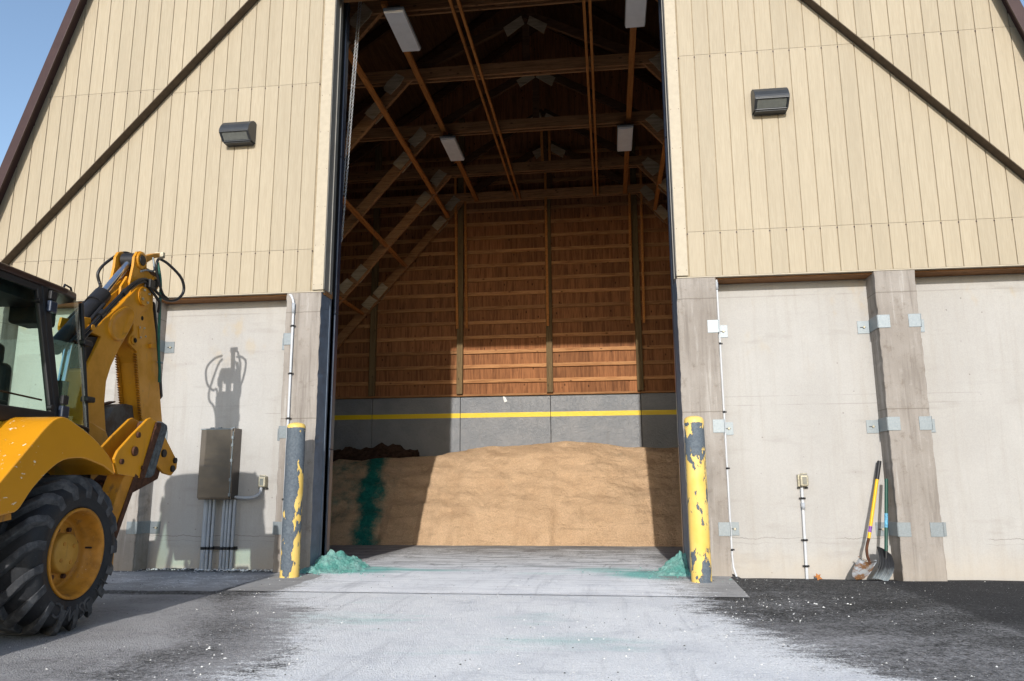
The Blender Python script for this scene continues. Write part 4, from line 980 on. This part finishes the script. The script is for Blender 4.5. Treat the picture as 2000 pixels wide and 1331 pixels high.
for x in (.50, -.50): MB().box(XC + x - .09, XC + x + .09, .18, .44, 1.02, 1.55).build('side_console', MSEAT, cab, bevel=.02)

# ------------------------------------------------------------------ salt inside
CREST = [(-7.5, 1.50), (-5.18, 1.57), (-5.0, 1.66), (-4.52, 1.62), (-4.04, 1.66), (-3.32, 1.69), (-2.73, 1.69), (-2.38, 1.77), (-1.8, 1.85), (-1.1, 1.91), (-.41, 1.93), (.27, 1.97), (.94, 1.93), (1.61, 1.84), (2.59, 1.80), (7.5, 1.6)]
m = MB(); V = []; TE = []
pxs = [-7.3 + i * .035 for i in range(400)]
rows = [i / 72 for i in range(73)]
for x in pxs:
    zc = interp(CREST, x); yb = 5.62 + .10 * mn.noise((x * .8, 1, 0)) + (.25 * smf(-3.5, -5.5, x) if False else 0) + .09 * mn.noise((x * 2.4, 1, 4)) + .05 * mn.noise((x * 7, 1, 4))
    if x < -3.4: yb -= .18 * smf(-3.4, -4.6, x)
    for t in rows:
        if t < .72:
            u = t / .72; y = yb + (7.45 - yb) * u
            z = floor_z(yb) - .03 + (zc - floor_z(yb) + .03) * (u + .10 * math.sin(math.pi * u) + .02 * math.sin(3 * math.pi * u))
        else:
            u = (t - .72) / .28; y = 7.45 + 1.54 * u; z = zc - .10 * u * u + (.02 if x > -2 else .0)
        am = min(1, 6 * t) * (1 if t < .72 else .6)
        d = mn.fractal((x * .9, y * .9, z * 1.4), 1, 2, 4) * .085 + mn.fractal((x * 1.6, 7, z * 5 + x * .5 + .8 * mn.noise((x * .7, 3, 3))), 1, 2.1, 5) * .055 + mn.fractal((x * 12, y * 12, z * 12), .8, 2, 3) * .014
        d += .045 * math.exp(-((x + .15) / .35) ** 2 - ((z - 1.15) / .16) ** 2)
        if x < -2.6 and t > .68: d += .05 * max(0, mn.noise((x * 4, y * 4, 2)))
        V.append((x, y - d * am * .8, z + d * am * .5))
        lo = -3.66 - .30 * (z - .2) / 1.4 + .13 * mn.noise((x * 1.5, z * 3, 7)); w = .22
        tv = math.exp(-((x - lo + .10) / .33) ** 2) * 1.0
        tv = max(tv, .50 * smf(-5.4, -4.9, x) * (1 - smf(-4.25, -4.0, x)) * smf(.05, .4, z), .30 * math.exp(-((x + 3.45) / .25) ** 2))
        tv = max(tv, .32 * math.exp(-((x - 1.35) / .25) ** 2 - ((z - 1.72) / .08) ** 2))
        TE.append(tv if t < .75 else tv * .3)
n = len(rows)
m.add(V, [(i * n + j, i * n + j + 1, (i + 1) * n + j + 1, (i + 1) * n + j)[::-1] for i in range(len(pxs) - 1) for j in range(n - 1)], 0, True)
o = m.build('salt_pile', MSAND); attr(o, 'teal', TE)
tag(o, 'large tan salt pile with a steep dug face, streaked dark teal at its left end', 'salt pile')
def heap(label, cx, cy, rx, ry, h, seed, x_lim=None):
    m = MB(); V = []; N = 110
    for j in range(N + 1):
        for i in range(N + 1):
            a, b = 2 * i / N - 1, 2 * j / N - 1; r = math.sqrt(a * a + b * b)
            x, y = cx + a * rx, cy + b * ry
            e = 1 + .35 * mn.noise((a * 1.6 + seed, b * 1.6, 1))
            z = h * max(0, 1 - r / e) ** .95 * (1 + .55 * mn.fractal((x * 6, y * 6, seed), 1, 2, 3)) + .022 * mn.fractal((x * 24, y * 24, seed), .6, 2, 4) * (1 if r < e else 0)
            V.append((x, y, floor_z(y) + max(-.02, z - .008)))
    m.add(V, [(j * (N + 1) + i, j * (N + 1) + i + 1, (j + 1) * (N + 1) + i + 1, (j + 1) * (N + 1) + i) for j in range(N) for i in range(N)], 0, True)
    return tag(m.build('salt_heap', MTEAL), label, 'salt heap', 'teal salt heaps in the doorway')
heap('teal salt heap in the doorway at the foot of the left jamb, the bigger one', -2.47, .48, .44, .66, .23, 3)
heap('small teal salt heap in the doorway beside the mostly yellow bollard', 2.02, .40, .36, .48, .22, 8)
m = MB()
for i in range(260):
    if i % 2: x, y = -2.2 + random.gauss(0, .28), .05 + random.gauss(0, .2)
    else: x, y = 1.7 + random.gauss(0, .3), .1 + random.gauss(0, .25)
    if (x < -2.58 or x > 2.03) and y > -.02: continue
    lump(m, x, y, floor_z(y), .006 + .016 * random.random() ** 3)
for x, y, r in ((-2.42, -.02, .035), (-2.36, .03, .028), (-2.46, .05, .03), (-2.40, .06, .03)): lump(m, x, y, .01, r)
tag(m.build('teal_salt_crumbs', MTEAL), 'teal salt crumbs round the doorway heaps', None, None, 'stuff')
m = MB(); V = []; NX, NY = 60, 14
for j in range(NY + 1):
    for i in range(NX + 1):
        x = -7.0 + (3.58) * i / NX; y = 8.15 + .8 * j / NY
        z = interp([(-7, 1.93), (-5.56, 1.90), (-4.7, 1.95), (-4.2, 2.03), (-4.0, 1.99), (-3.63, 1.91), (-3.45, 1.89)], x) * (.86 + .14 * smf(0, .5, j / NY)) + .16 * max(0, mn.noise((x * 5, y * 5, 0))) + .05 * mn.noise((x * 14, y * 14, 0)) - .03
        if j == 0 or i == NX or i == 0: z = 1.45
        V.append((x - (.02 if i == NX else 0), y, z))
m.add(V, [(j * (NX + 1) + i, j * (NX + 1) + i + 1, (j + 1) * (NX + 1) + i + 1, (j + 1) * (NX + 1) + i) for j in range(NY) for i in range(NX)], 0, False)
tag(m.build('debris_heap', MDEBRIS), 'dark brown lumpy debris heaped behind the salt at the back left corner', 'debris heap')

# ------------------------------------------------------------------ bollards
def bollard(loc, mat, label):
    R = .112; prof = [(R, -.03)] + [(R + .0012 * math.sin(i * 1.7), i * .12) for i in range(15)] + [(R, 1.765), (R - .004, 1.785), (R - .018, 1.803), (R - .045, 1.815), (R - .08, 1.822), (.0005, 1.825)]
    o = MB().lathe(prof, 2, (0, 0, 0), 40).build('bollard', mat); o.location = loc
    return tag(o, label, 'bollard', 'bollards guarding the doorway')
bollard((-2.655, -.50, .012), MBOLG, 'steel bollard left of the doorway, yellow paint mostly peeled to blue grey')
bollard((2.132, -.55, .012), MBOLY, 'mostly yellow steel bollard with grey chips in front of the right doorway pilaster')

# ------------------------------------------------------------------ wall lamps
def wall_lamp(x, z0, label):
    t = thing('wall_lamp', label, 'wall lamp', (x, -.002, z0), 0, 'wall lamps either side of the doorway')
    W = .215
    prof = [(0, .0), (0, .30), (-.035, .316), (-.09, .306), (-.15, .272), (-.20, .215), (-.235, .150), (-.243, .112), (-.236, .100), (-.125, .0)]
    m = MB().prism(prof, 0, -W, W); m.build('housing', MDARK, t, bevel=.006, seg=2)
    MB().box(-W + .02, W - .02, -.12, -.004, -.022, -.001).build('base_tray', MDARK, t, bevel=.004)
    n_ = MB(); a = [(-.234, .075), (-.150, -.014)]
    q = [(-W + .035, -.2265, .085), (W - .035, -.2265, .085), (W - .035, -.142, .009), (-W + .035, -.142, .009)]
    q2 = [(x_, y_ + .002, z_ + .01) for x_, y_, z_ in q]
    n_.add(q + q2, [(0, 1, 2, 3), (4, 7, 6, 5), (0, 4, 5, 1), (1, 5, 6, 2), (2, 6, 7, 3), (3, 7, 4, 0)])
    ln = n_.build('lens', MLENS, t, fix=True)
    m = MB().beam((-W + .005, -.238, .097), (W - .005, -.238, .097), .016, .016); m.beam((-W + .005, -.131, .0), (W - .005, -.131, .0), .016, .016)
    for s_ in (-1, 1): m.beam((s_ * (W - .017), -.236, .094), (s_ * (W - .017), -.133, .002), .028, .014)
    m.build('lens_frame', MDARK, t, bevel=.003)
    return t
wall_lamp(-3.885, 5.81, 'dark bronze wall lamp on the boards left of the doorway')
wall_lamp(3.34, 5.78, 'dark bronze wall lamp on the boards right of the doorway')

# ------------------------------------------------------------------ electrical gear
t = thing('electrical_cabinet', 'large brown steel electrical cabinet on the concrete wall left of the doorway', 'electrical cabinet', (-3.98, .292, .9))
MB().box(-.232, .222, -.20, -.002, -.005, .925).build('box', MSTEEL, t, bevel=.006)
dr = MB().box(-.238, .200, -.222, -.202, .012, .915).build('door', MSTEEL, t, bevel=.008)
MB().box(-.242, .202, -.226, -.2225, .905, .921).build('rim_strip', MGALV, dr, bevel=.002)
for z in (.80, .70, .50, .25, .06): MB().box(.198, .222, -.236, -.206, z - .02, z + .02).build('clamp', MGALV, dr, bevel=.004)
MB().tube([(.214, -.225, .03), (.214, -.225, .88)], .006, 6).build('hinge_rod', MGALV, dr)
m = MB()
for x in (-.11, .0, .19): m.box(x - .02, x + .02, -.19, -.15, .925, .94)
m.build('lug', MGALV, t, bevel=.002)
PXS = [(-4.165, .034), (-4.11, .019), (-4.055, .019), (-3.915, .020), (-3.87, .019), (-3.825, .019), (-3.77, .019)]
names = ['thick grey conduit below the cabinet, the leftmost of the row', 'second thin grey conduit from the left below the cabinet', 'third grey conduit from the left below the cabinet, at the edge of the gap', 'grey conduit below the cabinet just right of the gap', 'second grey conduit right of the gap below the cabinet', 'third grey conduit right of the gap below the cabinet', 'rightmost grey conduit below the cabinet']
for (x, r), lb in zip(PXS, names):
    o = MB().tube([(x, .232, -.04), (x, .232, .45), (x + .002, .232, .894)], r, 12).build('conduit', MPVC); tag(o, lb, 'conduit', 'conduits below the cabinet')
t = thing('strut_rail', 'black strut rail clamping the row of conduits to the wall', 'strut rail', (-3.97, .26, .27))
MB().box(-.25, .25, -.004, .03, -.02, .02).build('rail', MBLACK, t, bevel=.003)
for (x, r) in PXS: MB().lathe([(r + .001, -.018), (r + .005, -.018), (r + .005, .018), (r + .001, .018)], 2, (x + 3.97, -.028, 0), 12, close=True).build('clamp', MBLACK, t)
def outlet(x, y, z, label):
    t = thing('outlet_box', label, 'outlet box', (x, y, z), 0, 'outlet boxes on the concrete wall')
    MB().box(-.058, .050, -.055, -.001, -.075, .075).build('back_box', MCAST, t, bevel=.008)
    cv = MB().box(-.040, .056, -.105, -.057, -.066, .066).build('cover', MCAST, t, bevel=.016, seg=3)
    MB().box(-.018, .034, -.1085, -.1045, -.045, .045).build('window', MLENS, cv, bevel=.002)
    MB().tube([(-.03, -.075, .07), (-.03, -.08, .084), (.045, -.08, .084), (.045, -.075, .07)], .006, 6).build('hinge', MCAST, cv)
    m = MB()
    for s_ in (-1, 1): m.box(s_ * .05 - .012, s_ * .05 + .012, -.03, -.004, -.092, -.076)
    m.build('mount_ear', MBLACK, t)
    return t
outlet(-3.40, .292, 1.12, 'weathered outlet box beside the cabinet, fed by a bent conduit')
outlet(3.475, .292, 1.10, 'weathered outlet box standing alone on the wall right of the doorway')
def conduit(path, r, mat, label, straps, cat='conduit', sleeve=None):
    t = thing('conduit', label, cat, path[-1])
    pp = [Vector(p) - Vector(path[-1]) for p in path]; MB().tube(pp, r, 12).build('pipe', mat, t)
    for p in straps:
        q = Vector(p) - Vector(path[-1]); m = MB().lathe([(r + .001, -.012), (r + .005, -.012), (r + .005, .012), (r + .001, .012)], 2, q, 12, close=True)
        m.box(q.x - r - .022, q.x + r + .022, q.y + r * .5, q.y + r * .5 + .006, q.z - .010, q.z + .010); m.build('strap', MBLACK, t)
    if sleeve:
        q = Vector(sleeve[0]) - Vector(path[-1]); MB().lathe([(r + .001, -sleeve[1]), (r + .006, -sleeve[1]), (r + .006, sleeve[1]), (r + .001, sleeve[1])], 2, q, 14, close=True).build('coupling', MPVC, t)
    return t
conduit(smooth([(-3.765, .215, .925), (-3.62, .215, .915), (-3.50, .215, .925), (-3.42, .22, .975), (-3.405, .22, 1.05)], 5)[::-1], .02, MPVC, 'bent grey conduit joining the cabinet to the outlet box', [])
conduit([(3.463, .266, 1.03), (3.455, .266, .6), (3.445, .266, -.08)], .017, MWHITE, 'pale conduit rising from the ground to the outlet box right of the doorway', [(3.462, .262, .89), (3.452, .262, .40), (3.447, .262, .10)], sleeve=((3.461, .262, .80), .04))
conduit(smooth([(-3.09, .05, 3.60), (-3.03, -.01, 3.585), (-2.985, -.028, 3.50), (-2.975, -.03, 3.38)], 5) + [(-2.972, -.03, 2.0), (-2.97, -.03, .02)], .0155, MWHITE, 'white conduit down the pilaster behind the peeled grey bollard', [(-2.975, -.03, 3.16), (-2.973, -.03, 2.52), (-2.972, -.03, 1.93), (-2.97, -.03, .9)], sleeve=((-2.975, -.03, 3.40), .07))
conduit([(2.564, .06, 3.60), (2.564, .06, .25), (2.57, .05, .10), (2.595, .02, .0), (2.60, .0, -.05)], .012, MWHITE, 'white conduit down the flank of the pilaster right of the doorway', [(2.564, .06, 2.78), (2.564, .06, 1.93), (2.564, .06, 1.25), (2.564, .06, .30)], sleeve=((2.564, .06, 3.52), .05))

# ------------------------------------------------------------------ shovels
def yaxis(a, b): return (Vector(b) - Vector(a)).normalized()
t = thing('spade', 'yellow handled round point shovel with black grip leaning in the corner by the pilaster', 'shovel', (4.0, .02, 0)); O_ = Vector((4.0, .02, 0))
pt = lambda *p: Vector(p) - O_
tip, g0, g1, sk = pt(4.375, .235, 1.325), pt(4.318, .20, 1.11), pt(4.128, .085, .435), pt(4.085, .06, .30)
MB().tube([tip, g0], .019, 10, rads=[.0245, .022]).build('grip', MBLACK, t)
hd = MB().tube([g0, g1], .019, 10).build('handle', MSHY, t)
a = g1.lerp(g0, .10); b = g1.lerp(g0, .20); MB().tube([a, b], .0197, 10).build('sticker', MSTICK1, hd)
MB().tube(smooth([g1, pt(4.10, .075, .36), sk, pt(4.085, .04, .22), pt(4.10, .02, .155), pt(4.085, -.0, .10)], 4), .017, 8).build('socket', MRUST, t)
# dished blade: rows from shoulder to tip
m = MB(); V = []; top = pt(4.085, .025, .185); end = pt(3.915, -.075, -.012); ax = (end - top); side = Vector((.80, -.25, .42)).normalized(); side = (side - ax.normalized() * side.dot(ax.normalized())).normalized(); nn = ax.normalized().cross(side).normalized()
if nn.y > 0: nn = -nn
for i in range(13):
    u = i / 12; hw = .112 * (1 if u < .45 else math.sqrt(max(0.0, 1 - ((u - .45) / .55) ** 2.2))) + .002
    for j in range(9):
        v = j / 4 - 1; V.append(top + ax * u * 1.03 + side * hw * v + nn * (.05 * (v * v) * (1 - .6 * u) - .028 + .02 * u))
m.add(V, [(i * 9 + j, i * 9 + j + 1, (i + 1) * 9 + j + 1, (i + 1) * 9 + j) for i in range(12) for j in range(8)], 0, True)
bl = m.build('blade', MSPADE, t); sd = bl.modifiers.new('s', 'SOLIDIFY'); sd.thickness = .004
m = MB()
for v in (-.8, .8): m.beam(top + side * .112 * v * .25 + nn * .0, top + side * .118 * v * 1.2 + nn * .045, .02, .006)
m.build('foot_tread', MSPADE, t)
t = thing('snow_pusher', 'black ribbed snow shovel with dark green handle leaning against the pilaster', 'shovel', (4.2, -.05, 0)); O_ = Vector((4.2, -.05, 0))
hd = MB().tube([pt(4.392, .11, 1.115), pt(4.275, -.01, .30)], .019, 10).build('handle', MSHG, t)
MB().tube([pt(4.335, .052, .72), pt(4.312, .028, .56)], .0197, 10).build('sticker', MSTICK2, hd)
m = MB(); V = []; NU, NV = 12, 20; tl, trr = pt(4.185, .02, .345), pt(4.345, .055, .255)
bl_, br_ = pt(4.055, -.13, .012), pt(4.215, -.135, -.028)
for i in range(NU + 1):
    u = i / NU
    for j in range(NV + 1):
        v = j / NV; p = tl.lerp(trr, v).lerp(bl_.lerp(br_, v), u)
        p += Vector((.045, -.03, 0)) * math.sin(math.pi * u) + Vector((0, .035, .02)) * math.sin(math.pi * v) * (1 - .5 * u)
        p += Vector((0, -.006, 0)) * (1 if (j // 2) % 2 and 1 < j < NV - 1 else 0)
        V.append(p)
m.add(V, [(i * (NV + 1) + j, i * (NV + 1) + j + 1, (i + 1) * (NV + 1) + j + 1, (i + 1) * (NV + 1) + j) for i in range(NU) for j in range(NV)], 0, False)
bl = m.build('blade', MPUSH, t); sd = bl.modifiers.new('s', 'SOLIDIFY'); sd.thickness = .005
MB().tube([pt(4.285, .0, .36), pt(4.262, -.015, .20)], .022, 10, rads=[.02, .014]).build('socket', MPUSH, t)

# ------------------------------------------------------------------ chain, shed lights, small things
m = MB(); 
def link(m, c, d, flip, L=.022, W=.011, r=.0035):
    d = d.normalized(); x = d.orthogonal().normalized(); x = d.cross(x) if flip else x
    path = [c + d * L * math.cos(a) + x * W * math.sin(a) for a in [2 * math.pi * k / 8 for k in range(9)]]
    m.tube(path, r, 5, cap=False)
ch = thing('hoist_chain', 'long looped zinc hand chain hanging inside the left edge of the doorway', 'chain', (-2.5, .72, 8.5))
for dx, y in ((0, .70), (.035, .73)):
    m = MB(); P0, P1_ = Vector((-2.475 + dx * .6, y, 8.55)), Vector((-2.66 + dx, y, 4.55)); n = 130
    for i in range(n): link(m, P0.lerp(P1_, i / n) - Vector((-2.5, .72, 8.5)), P1_ - P0, i % 2)
    m.build('chain_strand', MCHAIN, ch)
def shed_light(x, y, label, ang=0):
    t = thing('shed_light', label, 'ceiling light', (x, y, 8.02), ang, 'tray lights under the shed roof')
    pr = [(-.155, .0), (-.145, -.045), (.145, -.045), (.155, .0)]
    m = MB().prism(pr, 1, -.52, .52); m.build('diffuser', MTRAY, t, bevel=.008)
    MB().box(-.16, .16, -.54, .54, .001, .035).build('housing', MGALV, t, bevel=.005)
    for yy in (-.53, .53): MB().box(-.10, .10, yy - .006, yy + .006, .002, .06).build('end_clip', MBLACK, t)
    m = MB()
    for yy in (-.4, .4): m.tube([(0, yy, .03), (0, yy, .17)], .006, 6)
    m.build('hanger', MBLACK, t); return t
shed_light(-1.84, .93, 'white tray light nearest the camera on the left under the shed roof')
shed_light(1.74, .75, 'white tray light nearest the camera on the right, cut by the top of the frame')
shed_light(-1.93, 5.2, 'white tray light deeper in the shed on the left')
shed_light(1.66, 5.2, 'white tray light deeper in the shed on the right')
t = MB().prism([(0, 0), (.05, -.02), (.11, -.13), (.04, -.16), (.01, -.07)], 1, 8.96, 8.965).build('paper_scrap', MPAPER); t.location = (-1.40, .02, 3.21)
tag(t, 'torn scrap of white paper stuck at the top of the grey inner wall', 'paper scrap')
m = MB()
pts = [(0, 0), (.03, .012), (.028, .045), (.055, .03), (.085, .05), (.075, .015), (.11, -.005), (.07, -.018), (.05, -.045), (.035, -.015)]
m.prism(pts, 1, 0, .003); o = m.build('fallen_leaf', MLEAF); o.location = (3.50, .16, .0); o.rotation_euler = (-.5, .3, .2)
tag(o, 'curled orange brown leaf on the asphalt beside the outlet conduit', 'leaf')
